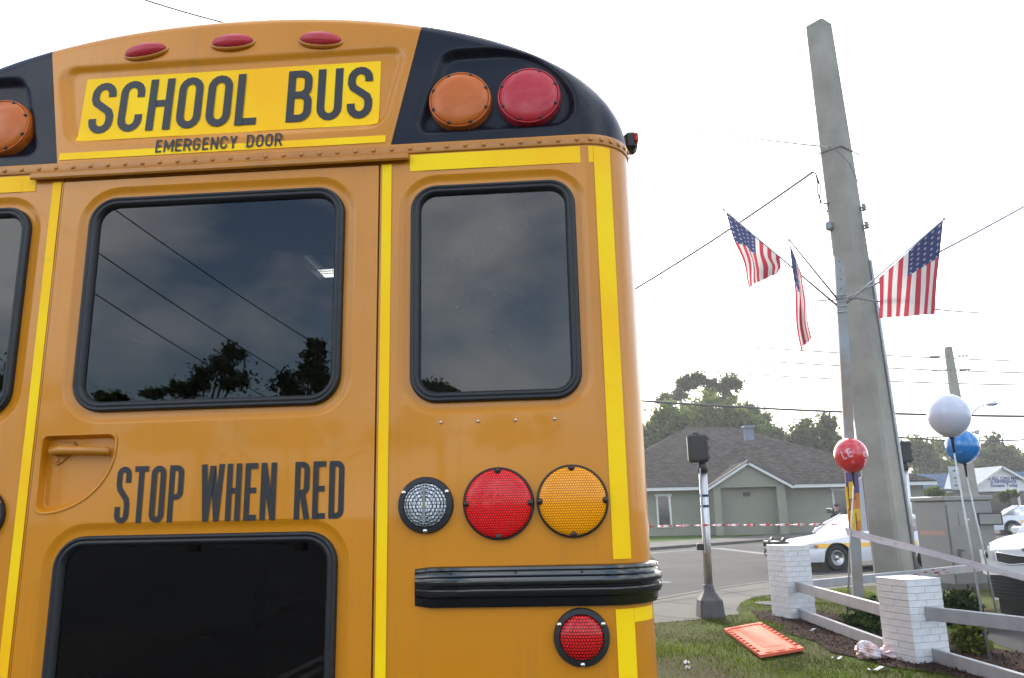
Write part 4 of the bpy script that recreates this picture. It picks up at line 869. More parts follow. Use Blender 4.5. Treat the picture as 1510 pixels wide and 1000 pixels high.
# gable porch front
gy = 46.75; GA, GL, GR = (13.72, 4.22), (11.2, 2.72), (16.32, 2.72)
MB().poly([[(11.62, 0), (15.85, 0), (15.85, 2.9), (13.72, 4.05), (11.62, 2.9)], rect(12.05, 15.35, 0.02, 2.72)], lambda a, b: hp(a, gy, b)).build('gable_wall', 'stucco', hs)
MB().add([hp(12.05, gy+.55, 0), hp(15.35, gy+.55, 0), hp(15.35, gy+.55, 2.72), hp(12.05, gy+.55, 2.72)], [(0, 1, 2, 3)]).build('recess_wall', 'stucco_shaded', hs)
mb = MB(); 
for x in (12.05, 15.35): mb.add([hp(x, gy, 0), hp(x, gy+.55, 0), hp(x, gy+.55, 2.72), hp(x, gy, 2.72)], [(0, 1, 2, 3)])
mb.add([hp(12.05, gy, 2.72), hp(15.35, gy, 2.72), hp(15.35, gy+.55, 2.72), hp(12.05, gy+.55, 2.72)], [(0, 1, 2, 3)]); mb.build('recess_reveal', 'stucco', hs)
for x in (11.62, 15.85): MB().add([hp(x, gy, 0), hp(x, 48, 0), hp(x, 48, 2.9), hp(x, gy, 2.9)], [(0, 1, 2, 3)]).build('gable_wall', 'stucco', hs)
yb = 50.2
gr_ = MB(); gr_.V = [hp(GL[0], gy-.25, GL[1]), hp(GA[0], gy-.25, GA[1]), hp(GR[0], gy-.25, GR[1]), hp(GL[0], 47.6, GL[1]), hp(GA[0], yb, GA[1]+.02), hp(GR[0], 47.6, GR[1])]; gr_.F = [(0, 1, 4, 3), (1, 2, 5, 4)]; gr_.build('gable_roof', 'shingle', roof)
def bar(mb, a, b, w, d):      # barge board along a slope
    a, b = Vector(a), Vector(b); t = (b-a).normalized(); n_ = Vector((-t.z, 0, t.x)); n_ = n_ if n_.z > 0 else -n_
    V = []
    for p in (a, b):
        for y_ in (0, d):
            for s in (0, -w): V.append(p+n_*s+Vector((0, y_, 0)))
    return mb.add(V, [(0, 1, 5, 4), (2, 6, 7, 3), (0, 4, 6, 2), (1, 3, 7, 5), (0, 2, 3, 1), (4, 5, 7, 6)])
for e in (GL, GR):
    bar(MB(), hp(GA[0], gy-.28, GA[1]), hp(e[0], gy-.28, e[1]), .17, .05).build('barge_board', 'white_trim', hs); bar(MB(), hp(GA[0], gy-.31, GA[1]+.06), hp(e[0], gy-.31, e[1]+.06), .07, .10).build('roof_edge', 'dark_trim', hs)
MB().box(hp(13.72, gy+.5, 2.32), (.42, .12, .22), 0, .02).build('wall_lamp', 'black_plastic', hs)
for x0, x1, z0, z1 in (W1, W2):
    w = MB(); t = .10
    w.box(hp((x0+x1)/2, 47.97, z1+.07), (x1-x0+.34, .10, .15)); wf = w.build('window', 'white_trim', hs)
    for sx in (x0-t/2, x1+t/2): MB().box(hp(sx, 47.975, (z0+z1)/2), (t, .07, z1-z0)).build('frame', 'white_trim', wf)
    MB().box(hp((x0+x1)/2, 47.975, z0-.05), (x1-x0+.26, .09, .09)).build('sill', 'white_trim', wf)
    MB().box(hp((x0+x1)/2, 48.05, (z0+z1)/2), (x1-x0, .02, z1-z0)).build('pane', 'pane_dark', wf)
cv = A(1104, 640, 50.6); mb = MB().box((cv.x, cv.y-48, cv.z-.05), (.52, .52, .75)); ch = mb.build('chimney', 'metal_pale_blue', roof); MB().box((cv.x, cv.y-48, cv.z+.42), (.72, .72, .18), 0, .05).build('chimney_cap', 'metal_pale_blue', roof)

# ------------------------------------------------------------------ blue-roofed building
th = empty('shop_building', (0, 75, 0)); tag(th, 'low building with blue ribbed metal roof and white lettered gable', 'building')
def tp_(x, y, z): return (x, y-75, z)
x0, x1, zr, ze = 30.0, 64.0, 4.45, 2.62
r1 = MB(); r1.V = [tp_(x0, 75.5, ze), tp_(x1, 75.5, ze), tp_(x1, 81, zr), tp_(x0, 81, zr)]; r1.F = [(0, 1, 2, 3)]; r1o = r1.build('roof', 'metal_blue', th)
mb = MB(); n_ = 84
for i in range(n_+1):
    x = x0+(x1-x0)*i/n_; mb.add([tp_(x-.025, 75.45, ze+.005), tp_(x+.025, 75.45, ze+.005), tp_(x+.025, 81, zr+.005), tp_(x-.025, 81, zr+.005), tp_(x-.025, 75.45, ze+.06), tp_(x+.025, 75.45, ze+.06), tp_(x+.025, 81, zr+.06), tp_(x-.025, 81, zr+.06)], [(0, 1, 5, 4), (1, 2, 6, 5), (3, 7, 6, 2), (0, 4, 7, 3), (4, 5, 6, 7)])
o = mb.build('roof_ribs', 'metal_blue', r1o); o['kind'] = 'stuff'
MB().box(tp_(47, 75.45, ze-.08), (34, .08, .22)).build('eaves_board', 'white_trim', th)
MB().add([tp_(x0, 78, 0), tp_(x1, 78, 0), tp_(x1, 78, ze), tp_(x0, 78, ze)], [(0, 1, 2, 3)]).build('wall', 'pane_dark', th)
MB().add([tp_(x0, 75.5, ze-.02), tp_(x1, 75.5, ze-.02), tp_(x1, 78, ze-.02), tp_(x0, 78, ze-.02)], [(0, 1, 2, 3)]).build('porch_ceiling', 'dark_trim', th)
gx0, gx1, ga = 41.3, 47.5, 44.4; gyy = 72.4
MB().poly([[(gx0, 2.72), (gx1, 2.72), (ga, 4.55)]], lambda a, b: tp_(a, gyy, b)).build('gable_wall', 'white_trim', th)
g = MB(); g.V = [tp_(gx0-.3, gyy-.3, 2.62), tp_(ga, gyy-.3, 4.72), tp_(gx1+.3, gyy-.3, 2.62), tp_(gx0-.3, 76.2, 2.85), tp_(ga, 81, 4.72), tp_(gx1+.3, 76.2, 2.85)]; g.F = [(0, 1, 4, 3), (1, 2, 5, 4)]; g.build('gable_roof', 'metal_pale_blue', th)
for e in ((gx0-.3, 2.62), (gx1+.3, 2.62)): bar(MB(), tp_(ga, gyy-.34, 4.72), tp_(e[0], gyy-.34, e[1]), .20, .06).build('barge_board', 'white_trim', th)
MB().box(tp_((gx0+gx1)/2, gyy-.02, 2.58), (gx1-gx0+.4, .2, .26)).build('gable_beam', 'white_trim', th)
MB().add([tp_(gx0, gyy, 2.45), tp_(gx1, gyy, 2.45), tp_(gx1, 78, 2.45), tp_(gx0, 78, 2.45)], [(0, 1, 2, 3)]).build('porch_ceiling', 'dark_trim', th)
for x in (gx0+.15, 45.6, gx1-.1): MB().box(tp_(x, gyy, 1.22), (.16, .16, 2.46)).build('porch_post', 'white_trim', th)
def font_text(name, s, size, loc, rot, material, parent, bold=0.0, align='CENTER'):
    cu = bpy.data.curves.new(name, 'FONT'); cu.body = s; cu.size = size; cu.align_x = align; cu.align_y = 'CENTER'; cu.offset = bold; cu.extrude = .002; cu.resolution_u = 3
    o = bpy.data.objects.new('t', cu); COL.objects.link(o); dg = bpy.context.evaluated_depsgraph_get(); me = bpy.data.meshes.new_from_object(o.evaluated_get(dg)); bpy.data.objects.remove(o)
    me.materials.clear(); me.materials.append(MATS[material]); q = bpy.data.objects.new(name, me); COL.objects.link(q); q.parent = parent; q.location = loc; q.rotation_euler = rot; q['kind'] = 'stuff'; return q
for s_, z, sz in (('WE ALL CAN MAKE', 3.58, .40), ('A DIFFERENCE', 3.28, .36), ('Donate Today', 2.96, .42)): font_text('sign_lettering', s_, sz, tp_(ga+.05, gyy-.03, z), (math.pi/2, 0, 0), 'ink_blue', th, .012)

# ------------------------------------------------------------------ cars
def interp(P, x):
    if x >= P[0][0]: return P[0][1:]
    for a, b in zip(P, P[1:]):
        if x >= b[0]:
            t = (x-b[0])/(a[0]-b[0]); t = t*t*(3-2*t)*.35+t*.65; return [b[i]+(a[i]-b[i])*t for i in range(1, len(a))]
    return P[-1][1:]
def car(name, label, loc, heading, ST, arches, cabin, paint='car_white', n=110, zs=.24, cat='car', rr=.335):
    """x forward; ST: stations (x, half-width, belt z, crown)"""
    root = empty(name, loc, heading); tag(root, label, cat)
    X0, X1 = ST[0][0], ST[-1][0]; rows = []; XS = [X0+(X1-X0)*(.5-.5*math.cos(math.pi*i/n))*.35+(X1-X0)*(i/n)*.65 for i in range(n+1)]
    for x in XS:
        hw, bz, crn = interp(ST, x); zb = zs + (.16*max(0, (x-(X0-.35))/.35) if x > X0-.35 else 0)
        for xc, r in arches:
            if abs(x-xc) < r: zb = max(zb, rr+math.sqrt(r*r-(x-xc)**2))
        zb = min(zb, bz-.05); half = []
        for k in range(9):
            t = k/8; z = zb+(bz-zb)*t; zz = (z-.25)/(bz-.25+1e-6); half.append((hw*(.93+.07*math.sin(math.pi*min(1, max(0, zz)*.85+.15))), z))
        for k in range(1, 7):
            t = 1-k/6; half.append((hw*.945*t, bz+crn*(1-t*t)*1.0))
        rows.append([(x, y, z) for y, z in half]+[(x, -y, z) for y, z in half[-2::-1]])
    mb = MB().grid(rows); m_ = len(rows[0]); mb.F.append(tuple(range(m_))); mb.F.append(tuple(range(n*m_, (n+1)*m_))); body = mb.build('body', paint, root); smooth_by_angle(fix_normals(body), 38)
    for xc, r in arches:
        hw = interp(ST, xc)[0]; MB().box((xc, 0, rr+.02), (2*r+.06, 2*hw*.93-.14, .72)).build('wheel_well', 'car_dark', root)
        for sg in (1, -1):
            t = MB().lathe(wheel_mb(rr, .22), 28, 'y').build('wheel', 'tyre', root, True); t.location = (xc, sg*(hw*.945-.11), rr)
            d = sg; MB().lathe([(rr*.60, .09*d), (rr*.57, .115*d), (rr*.5, .07*d), (rr*.18, .085*d), (rr*.16, .105*d), (0, .11*d)], 20, 'y').build('rim', 'aluminium', t, True)
            for k in range(6):
                a = 2*math.pi*k/6; MB().box((rr*.36*math.cos(a), .083*d, rr*.36*math.sin(a)), (.055, .012, .055), 0, .004).build('rim_hole', 'car_dark', t)
    if cabin:
        (b0, b1, bw), (r0, r1, rw), zr, zbelt, crn = cabin
        def ringp(xa, xb, w, z, k=8):
            P = []
            for cx, sx, w0 in ((xa, 1, w), (xb, -1, w)):
                pass
            f = [(xa+.10*(1-(j/k*2-1)**2), w*(1-2*j/k)) for j in range(k+1)]; b = [(xb-.08*(1-(j/k*2-1)**2), -w*(1-2*j/k)) for j in range(k+1)]
            return [(x, y, z) for x, y in f+b]
        A_, B_ = ringp(b0, b1, bw, zbelt-.02), ringp(r0, r1, rw, zr)
        g_ = MB().grid([A_, [tuple(Vector(p).lerp(Vector(q), .5)+Vector((0, math.copysign(.03, p[1]) if abs(p[1]) > .3 else 0, .02))) for p, q in zip(A_, B_)], B_], closed=True).build('window_glass', 'car_glass', root, True)
        rows = []
        for k in range(9):
            s_ = 1-k/8; x_c = (r0+r1)/2; rows.append([(x_c+(p[0]-x_c)*(1.02*s_), p[1]*s_*1.03, zr-.012+crn*(1-s_*s_)) for p in B_])
        fix_normals(MB().grid(rows, closed=True).build('cabin_roof', paint, root, True))
        for sg in (1, -1):
            for a, b, rad in (((b0+.0, bw*sg, zbelt), (r0, rw*sg, zr), .04), ((b1, bw*sg, zbelt), (r1, rw*sg, zr), .07), (((b0+b1)/2-.1, (bw+.01)*sg, zbelt), ((r0+r1)/2-.1, (rw+.015)*sg, zr), .04)):
                a, b = Vector(a), Vector(b); MB().tube([a, a.lerp(b, .5)+Vector((0, .03*sg, .02)), b], rad, 8).build('window_pillar', paint, root, True)
            MB().box((b0-.25, (bw+.16)*sg, zbelt+.06), (.10, .20, .13), 0, .03).build('door_mirror', paint, root)
    return root
glass_mat('car_glass', (.10, .12, .12), ior=1.55)
SED = [(2.56, .52, .60, .03), (2.50, .66, .66, .04), (2.30, .82, .72, .05), (1.9, .895, .78, .07), (1.4, .92, .84, .07), (1.0, .925, .90, .06), (.2, .93, .94, .03), (-1.4, .93, .97, .03), (-1.9, .915, .99, .05), (-2.3, .88, .98, .05), (-2.48, .80, .92, .04), (-2.54, .74, .80, .02)]
def side_y(z, hw): zz = (z-.25)/.7; return hw*(.93+.07*math.sin(math.pi*min(1, max(0, zz)*.85+.15)))
def police(label, loc, heading):
    p = car('police_car', label, loc, heading, SED, [(1.45, .40), (-1.35, .40)], ((1.02, -1.72, .86), (.20, -.98, .64), 1.43, .95, .05)); p['group'] = 'police cars'
    for sg in (1, -1):
        for xa, xb in ((2.02, 1.84), (1.06, -.96), (-1.74, -2.2), (1.86, 1.04)):
            arch_ = (xa == 1.86); rows = []
            for k in range(17):
                x = xa+(xb-xa)*k/16; hw, bz, c = interp(SED, x); z1 = .715; z0 = .60
                if abs(x-1.45) < .40: z0 = max(z0, .335+math.sqrt(.16-(x-1.45)**2)+.004)
                z0 = min(z0, z1-.002); rows.append([(x, sg*(side_y(z, hw*1.0)+.006), z) for z in (z0, (z0+z1)/2, z1)])
            MB().grid(rows).build('gold_stripe', 'car_gold', p)
        rows = [[(x, sg*(interp(SED, x)[0]*.985+.012), z) for z in (.60, .66, .715)] for x in (2.36, 2.25, 2.12, 2.04)]
        h = MB().grid(rows).build('headlamp', 'lamp_clear', p, True); MB().box((2.06, sg*.885, .655), (.10, .05, .08), 0, .02).build('indicator_lens', 'lamp_amber', h)
        for z_ in (.72,): MB().box((.02, sg*.933, .68), (.012, .004, .5)).build('door_gap', 'car_dark', p)
    b = MB()
    for y in (-.30, .30): b.tube([(2.50, y, .32), (2.70, y, .34), (2.72, y, .76), (2.62, y, .84)], .06, 8)
    for z in (.40, .56, .74): b.tube([(2.70, -.62, z), (2.73, 0, z), (2.70, .62, z)], .05, 8)
    for sg in (-1, 1): b.tube([(2.70, .62*sg, .40), (2.66, .72*sg, .50), (2.66, .72*sg, .66), (2.70, .62*sg, .74)], .05, 8)
    b.build('push_bar', 'car_dark', p, True); MB().box((2.47, 0, .34), (.24, 1.5, .2), 0, .05).build('bumper', 'car_dark', p)
    return p
wf = G(1236, 842, -.12); hd = math.pi+math.radians(12)
hv = Vector((math.cos(hd), math.sin(hd), 0)); lv = Vector((-hv.y, hv.x, 0))
pc = wf - hv*1.45 - lv*.82; police('white police car with gold stripe and black push bar behind the left brick pillar', (pc.x, pc.y, -.12), hd)
p2c = A(1512, 760, 42); police('white police car with gold stripe half cut off by the right edge, beyond the cabinet', (p2c.x+.7, 42, -.12), math.pi-math.radians(25)+math.pi)

# white car at the right edge, front towards the camera
SUV = [(2.01, .28, .87, .06), (1.98, .38, .89, .08), (1.93, .52, .92, .09), (1.87, .63, .945, .10), (1.78, .75, .97, .11), (1.68, .83, .99, .12), (1.45, .885, 1.03, .13), (1.0, .90, 1.07, .11), (.6, .905, 1.10, .06), (-1.5, .905, 1.12, .05), (-1.95, .87, 1.08, .04), (-2.05, .80, .95, .02)]
sh = math.radians(-90-65); sv = Vector((math.cos(sh), math.sin(sh), 0)); sf = A(1520, 830, 11.2); sc_ = sf-sv*2.0; sc_.z = 0.005
suv = car('parked_car', 'white compact car with black grille cut off by the right edge, behind the tape', sc_, sh, SUV, [(1.25, .40), (-1.25, .40)], ((.85, -1.75, .85), (.15, -1.55, .68), 1.60, 1.08, .05), zs=.22)
def fx(y, z): return 2.035 - .30*(abs(y)/.9)**2.6 + .02*math.sin((z-.2)*3)
def front_panel(name, material, y0, y1, zlo, zhi, lift, parent, ny=14, nz=5):
    rows = []
    for i in range(nz+1):
        row = []
        for j in range(ny+1):
            y = y0+(y1-y0)*j/ny; a, b = zlo(y), zhi(y); z = a+(b-a)*i/nz; row.append((fx(y, z)+lift, y, z))
        rows.append(row)
    return MB().grid(rows).build(name, material, parent, True)
front_panel('bumper', 'car_white', -.86, .86, lambda y: .55, lambda y: .93-.08*(abs(y)/.9)**2, .012, suv)
lg = front_panel('lower_grille', 'car_dark', -.74, .74, lambda y: .24, lambda y: .565-.03*(abs(y)/.74)**2, .020, suv)
for k in range(6):
    z = .28+.05*k; MB().tube([(fx(y, z)+.024, y, z) for y in [-.7+1.4*j/14 for j in range(15)]], .006, 6).build('grille_bar', 'black_plastic', lg)
for k in range(29):
    y = -.7+.05*k; MB().tube([(fx(y, .28)+.022, y, .26), (fx(y, .5)+.022, y, .54)], .004, 5).build('grille_bar', 'black_plastic', lg)
MB().tube([(fx(y, .575)+.028, y, .575-.03*(abs(y)/.74)**2) for y in [-.74+1.48*j/20 for j in range(21)]], .012, 8).build('grille_trim', 'cast_dark', suv, True)
ug = front_panel('upper_grille', 'car_dark', -.46, .46, lambda y: .735+.012*math.cos(y*13), lambda y: .845-.018*math.cos(y*7)+.01, .018, suv)
P = [(fx(y, .85)+.024, y, .855-.018*math.cos(y*7)) for y in [-.46+.92*j/24 for j in range(25)]]+[(fx(y, .73)+.024, y, .732+.012*math.cos(y*13)) for y in [.46-.92*j/24 for j in range(25)]]
MB().tube(P+[P[0]], .009, 6).build('chrome_surround', 'chrome', ug, True)
em = MB().lathe([(1.0, 0), (1.0, .008), (.86, .012), (.80, .006), (0, .006)], 28, 'x', (0, 0, 0), .072, .036).build('emblem', 'chrome', suv, True); em.location = (fx(0, .93)+.005, 0, .925)
for j, (a, b) in enumerate((((-.045, -.018), (-.045, .018)), ((-.045, -.002), (-.02, .018)), ((-.04, .0), (-.018, -.018)), ((0, -.018), (0, .018)), ((.02, -.018), (.033, .018)), ((.033, .018), (.046, -.018)))): MB().tube([(.010, a[0], a[1]), (.010, b[0], b[1])], .0035, 5).build('emblem_letter', 'car_dark', em)
for sg in (1, -1):
    h = front_panel('headlamp', 'lamp_clear', .52*sg, .86*sg, lambda y: .72+.08*abs(y), lambda y: .86+.05*abs(y), .022, suv); MB().lathe([(.05, 0), (.045, .012), (0, .018)], 16, 'x', (fx(.66, .82)+.022, .66*sg, .835)).build('projector', 'pane_dark', h, True)

# ------------------------------------------------------------------ brick pillars and rails
TH = math.radians(17); PS = .44
def pillar(label, c, hgt):
    root = empty('brick_pillar', (c[0], c[1], 0), TH); tag(root, label, 'pillar', 'white brick pillars of the rail fence')
    nc = int(round(hgt/.071)); ch_ = hgt/nc; MB().box((0, 0, (hgt-.004)/2-.02), (PS-.016, PS-.016, hgt-.004+.04)).build('core', 'white_mortar', root)
    L, D_ = (PS-.006)/2*1.0, .10; bm_ = None; r = random.Random(int(c[0]*100))
    lx = PS*.72; sx = PS-lx
    for k in range(nc):
        z = ch_*(k+.5)
        for side in range(4):
            a = side*math.pi/2 ; off = 1 if (k % 2) else -1
            for (l, u) in ((lx-.1 if False else PS*.5-.002, -PS*.25), (PS*.5-.002, PS*.25)) if k % 2 == 0 else ((PS*.25-.002, -PS*.375), (PS*.5-.002, 0), (PS*.25-.002, PS*.375)):
                key = round(l, 3)
                if not hasattr(pillar, 'me'): pillar.me = {}
                if key not in pillar.me:
                    q = MB().box((0, 0, 0), (l, .03, .0655), 0, .0035); me = bpy.data.meshes.new('brick'); me.from_pydata(q.V, [], q.F); me.materials.append(MATS['white_brick']); pillar.me[key] = me
                d = -(PS/2-.0145)+r.uniform(-.0015, .0012); x_, y_ = u, d
                inst('brick', pillar.me[key], root, (x_*math.cos(a)-y_*math.sin(a), x_*math.sin(a)+y_*math.cos(a), z), (0, r.uniform(-.004, .004), a), (1, 1, (ch_-.0055)/.0655))
    MB().box((0, 0, hgt+.002), (PS+.004, PS+.004, .012), 0, .004).build('cap_wash', 'white_brick', root)
    return root
def nearc(px, py, z=0): return G(px, py, z)
cs, sn = math.cos(TH), math.sin(TH)
def centre(nc): return (nc.x + PS/2*(cs-sn), nc.y + PS/2*(sn+cs))
P1, P2 = centre(G(1166, 914)), centre(G(1352, 981)); P3 = (8.15, 13.4)
pillar('left white painted brick pillar standing nearest the police car', P1, 1.02); pillar('right white painted brick pillar with rubbish bag at its foot', P2, .82); pillar('small far white brick pillar beside the white car, past the cabinet', P3, .86)
def rail(label, a, b, hgt=.135, th=.045, extra=None):
    a, b = Vector(a), Vector(b); d = b-a; L = d.length; o = MB().box((0, 0, 0), (L, th, hgt), 0, .006).build('fence_rail', 'rail_paint'); o.location = (a+b)/2; o.rotation_euler = (0, -math.asin(d.z/L), math.atan2(d.y, d.x)); tag(o, label, 'rail', 'grey wooden fence rails'); return o
fd = Vector((sn, -cs)); P1f = Vector(P1)+fd*PS/2; P2b = Vector(P2)-fd*PS/2; P2f = Vector(P2)+fd*PS/2; lf_ = Vector((cs, sn))
e1, e2 = G(1500, 922, .46), G(1500, 1006, .06)
up1a = P1f - lf_*.06; up1b = P2b - lf_*.10
rail('upper grey fence rail running between the two front brick pillars', (up1a.x, up1a.y, .45), (up1b.x, up1b.y, .46))
rail('lower grey fence rail near the ground between the two front brick pillars', (up1a.x, up1a.y, .08), (up1b.x, up1b.y, .09))
dirv = (e1.xy-P2f).normalized()
uA = P2f - lf_*.02; u2 = e1.xy + dirv*1.6; rail('upper grey fence rail from the right brick pillar to the right edge', (uA.x, uA.y, .49), (u2.x, u2.y, .45))
dir2 = (e2.xy-P2f).normalized(); l2 = e2.xy+dir2*1.6; lA = P2f+lf_*.01; rail('lower grey fence rail from the right brick pillar to the bottom edge', (lA.x, lA.y, .08), (l2.x, l2.y, .07))
br_ = rail('grey fence rail with red splashes behind the right brick pillar', (P1[0]+.22, P1[1]+.06, .44), (P3[0]-.2, P3[1], .56), .12)
for k in range(12):
    q = MB().box((0, 0, 0), (RNG.uniform(.02, .10), .004, RNG.uniform(.008, .03))).build('paint_splash', 'stain_red', br_); q.location = (RNG.uniform(.1, .9), -.0235, RNG.uniform(-.05, .05))

# ------------------------------------------------------------------ poles, signals, post with flags
def sqpole(mb, pts, ws, ch_=.12):
    rows = []
    for p, w in zip(pts, ws):
        h = w/2; c = w*ch_; rows.append([(p[0]+a, p[1]+b, p[2]) for a, b in ((-h+c, -h), (h-c, -h), (h, -h+c), (h, h-c), (h-c, h), (-h+c, h), (-h, h-c), (-h, -h+c))])
    mb.grid(rows, closed=True); mb.F.append(tuple(range(len(mb.V)-8, len(mb.V)))); return mb
PY, PR = 13.6, 53; pt = A(1207, 38, PY); pb = A(1319, 838, PY); dpb = (pt-pb)/(pt.z-pb.z); base = pb-dpb*pb.z
pole = empty('utility_pole', (base.x, base.y, 0), math.radians(-PR)); tag(pole, 'tall square grey concrete pole tapering upward behind the flag post', 'utility pole')
tz = pt.z; ang = math.radians(PR); top_l = Vector((dpb.x*tz, dpb.y*tz, tz)); top_l.rotate(Matrix.Rotation(ang, 3, 'Z'))
def pl(z): return top_l*(z/tz)
def pw(z): return .515-.02*(z/tz)-.125*(max(0, z)/tz)**2.5
mb = MB(); sqpole(mb, [pl(z) for z in (-.2, 2, 4, 6, 8, tz)], [pw(z) for z in (-.2, 2, 4, 6, 8, tz)], .10); shaft = mb.build('shaft', 'pole_concrete', pole)
cp = [pl(z)+Vector((pw(z)/2+.028, pw(z)*.34, 0)) for z in (0, 2, 4, 5.9)]; MB().tube(cp, .028, 8).build('conduit', 'galvanised', pole, True)
for z in (6.55, 6.9):
    e_ = pl(z)+Vector((pw(z)/2+.07, pw(z)*.3, 0)); MB().lathe([(0, -.07), (.05, -.06), (.03, -.02), (.055, 0), (.03, .03), (.045, .06), (0, .07)], 10, 'z', tuple(e_)).tube([e_-Vector((.09, 0, 0)), e_], .015, 6).build('insulator', 'insulator', pole, True)
ar = pl(8.05); mb = MB().tube([ar+Vector((-pw(8)/2-.012, -pw(8)/2-.012, .02)), ar+Vector((pw(8)/2+.012, -pw(8)/2-.012, 0)), ar+Vector((pw(8)/2+.012, pw(8)/2+.16, -.02))], .014, 6); mb.build('band', 'wire_grey', pole)
jb = MB().box(tuple(pl(6.6)+Vector((-pw(7)/2+.05, -pw(7)/2-.05, 0))), (.12, .12, .17), 0, .03).build('junction_box', 'insulator', pole)
hx_ = A(1200, 255, PY-.2)
def to_pole(p): q = p-Vector((base.x, base.y, 0)); q.rotate(Matrix.Rotation(ang, 3, 'Z')); return q
MB().tube([to_pole(A(x, y, PY-.25)) for x, y in ((1196, 253), (1203, 256), (1206, 270), (1206, 285), (1211, 299), (1220, 301))], .017, 6).build('drip_loop', 'wire_black', pole, True)
MB().tube([to_pole(A(x, y, PY-.25)) for x, y in ((1203, 256), (1210, 275), (1209, 305), (1212, 320), (1220, 312), (1222, 298))], .013, 6).build('drip_loop', 'wire_black', pole, True)
MB().tube([to_pole(A(x, y, PY-.42)) for x, y in ((1222, 217), (1236, 223), (1252, 240), (1266, 270), (1272, 285))], .010, 6).build('service_cable', 'wire_grey', pole, True)

wire('thick dark cable rising from the bus edge to the loops on the concrete pole', A(935, 427, 16), A(1198, 254, PY-.25), .05, .024, 'wire_grey')
wire('faint thin wire meeting the concrete pole near its upper third', A(930, 163, 30), A(1222, 217, PY-.45), .2, .018, 'wire_grey')
wire('pale cable from the flag post past the right flag up to the right edge', A(1240, 444, 11.3), A(1515, 302, 15), .03, .020, 'wire_grey')
wire('thin pale wire level behind the right flag', A(1255, 438, 12), A(1520, 459, 26), .15, .018, 'wire_grey')
wire('thin cable across the top left corner ending at the bus roof', A(190, -8, 22), A(430, 55, 24), .12, .030, 'wire_grey')
for (p, q, lb, r_) in (((930, 497), (1520, 533), 'top thin line of the three crossing behind the flags', .014), ((930, 518), (1520, 550), 'second thin line crossing behind the flags', .014), ((930, 540), (1520, 568), 'third thin line crossing above the trees', .014), ((930, 590), (1520, 614), 'dark lower line crossing in front of the tall trees', .026), ((1300, 642), (1520, 648), 'lowest faint span wire above the right tree line', .016), ((1300, 645), (1445, 636), 'short faint span wire left of the hanging box', .012)):
    wire(lb, A(*p, 36), A(*q, 36), .15, r_*2.1, 'wire_black')

# second concrete pole with street light
P2Y = 35.4; t2, b2 = A(1398, 512, P2Y), A(1430, 725, P2Y); dd = (b2-t2)/(b2.z-t2.z); bb = t2+dd*(-t2.z-.12)
up = empty('utility_pole', (bb.x, bb.y, -.12)); tag(up, 'slimmer concrete pole with line insulators behind the white balloon', 'utility pole')
mb = MB(); H2 = t2.z+.12; off2 = t2-bb; sqpole(mb, [Vector((off2.x*z/H2, off2.y*z/H2, z)) for z in (0, 3, 6, H2)], [.62, .50, .38, .27]); mb.build('shaft', 'pole_concrete', up)
MB().tube([(off2.x, off2.y, H2), (off2.x-.02, off2.y, H2+.3)], .015, 6).build('spike', 'wire_grey', up)
for py in (525, 545):
    z = A(1402, py, P2Y).z+.12; x = off2.x*z/H2
    for sx in (-.75, .55):
        m2 = MB(); m2.tube([(x+math.copysign(.12, sx), -.2, z-.02), (x+sx*1.15, -.2, z-.06)], .022, 6); m2.lathe([(0, -.3), (.035, -.28), (.055, -.2), (.03, -.12), (.055, -.04), (.03, .04), (.055, .12), (.03, .2), (0, .3)], 10, 'x', (x+sx, -.2, z-.05)); m2.build('insulator', 'insulator', up, True)
q = lambda x, y, Y=P2Y: A(x, y, Y)-Vector((bb.x, bb.y, -.12))
la = MB().tube([q(1416, 628), q(1432, 612), q(1442, 601), q(1452, 597)], [.05, .04, .035, .03], 8).build('lamp_arm', 'galvanised', up, True)
hp_ = q(1462, 596); lh = MB().lathe([(0, -.36), (.06, -.34), (.11, -.18), (.15, .05), (.16, .18), (.10, .33), (0, .36)], 16, 'x').build('lamp_head', 'galvanised', la, True); lh.location = hp_; lh.scale = (.78, 1, .62); lh.rotation_euler[1] = -.1
bs = MB().box(tuple(q(1408, 705, 33)), (.42, .03, .95)).build('sign_back', 'galvanised', up)
for z in (-.3, 0, .3): MB().box(tuple(Vector(q(1408, 705, 33))+Vector((0, -.03, z))), (.10, .03, .05)).build('sign_clamp', 'cast_dark', bs)
c_ = A(1441, 637, 36); o = MB().box((0, 0, 0), (.16, .2, .22), 0, .03).lathe([(.02, .1), (.02, .2)], 8).build('signal_sensor', 'galvanised'); o.location = c_; tag(o, 'small grey box hanging on a span wire right of the blue balloon', 'sensor'); MB().tube([(-.30, 0, .02), (-.05, 0, 0)], .03, 6).build('sensor_arm', 'galvanised', o)

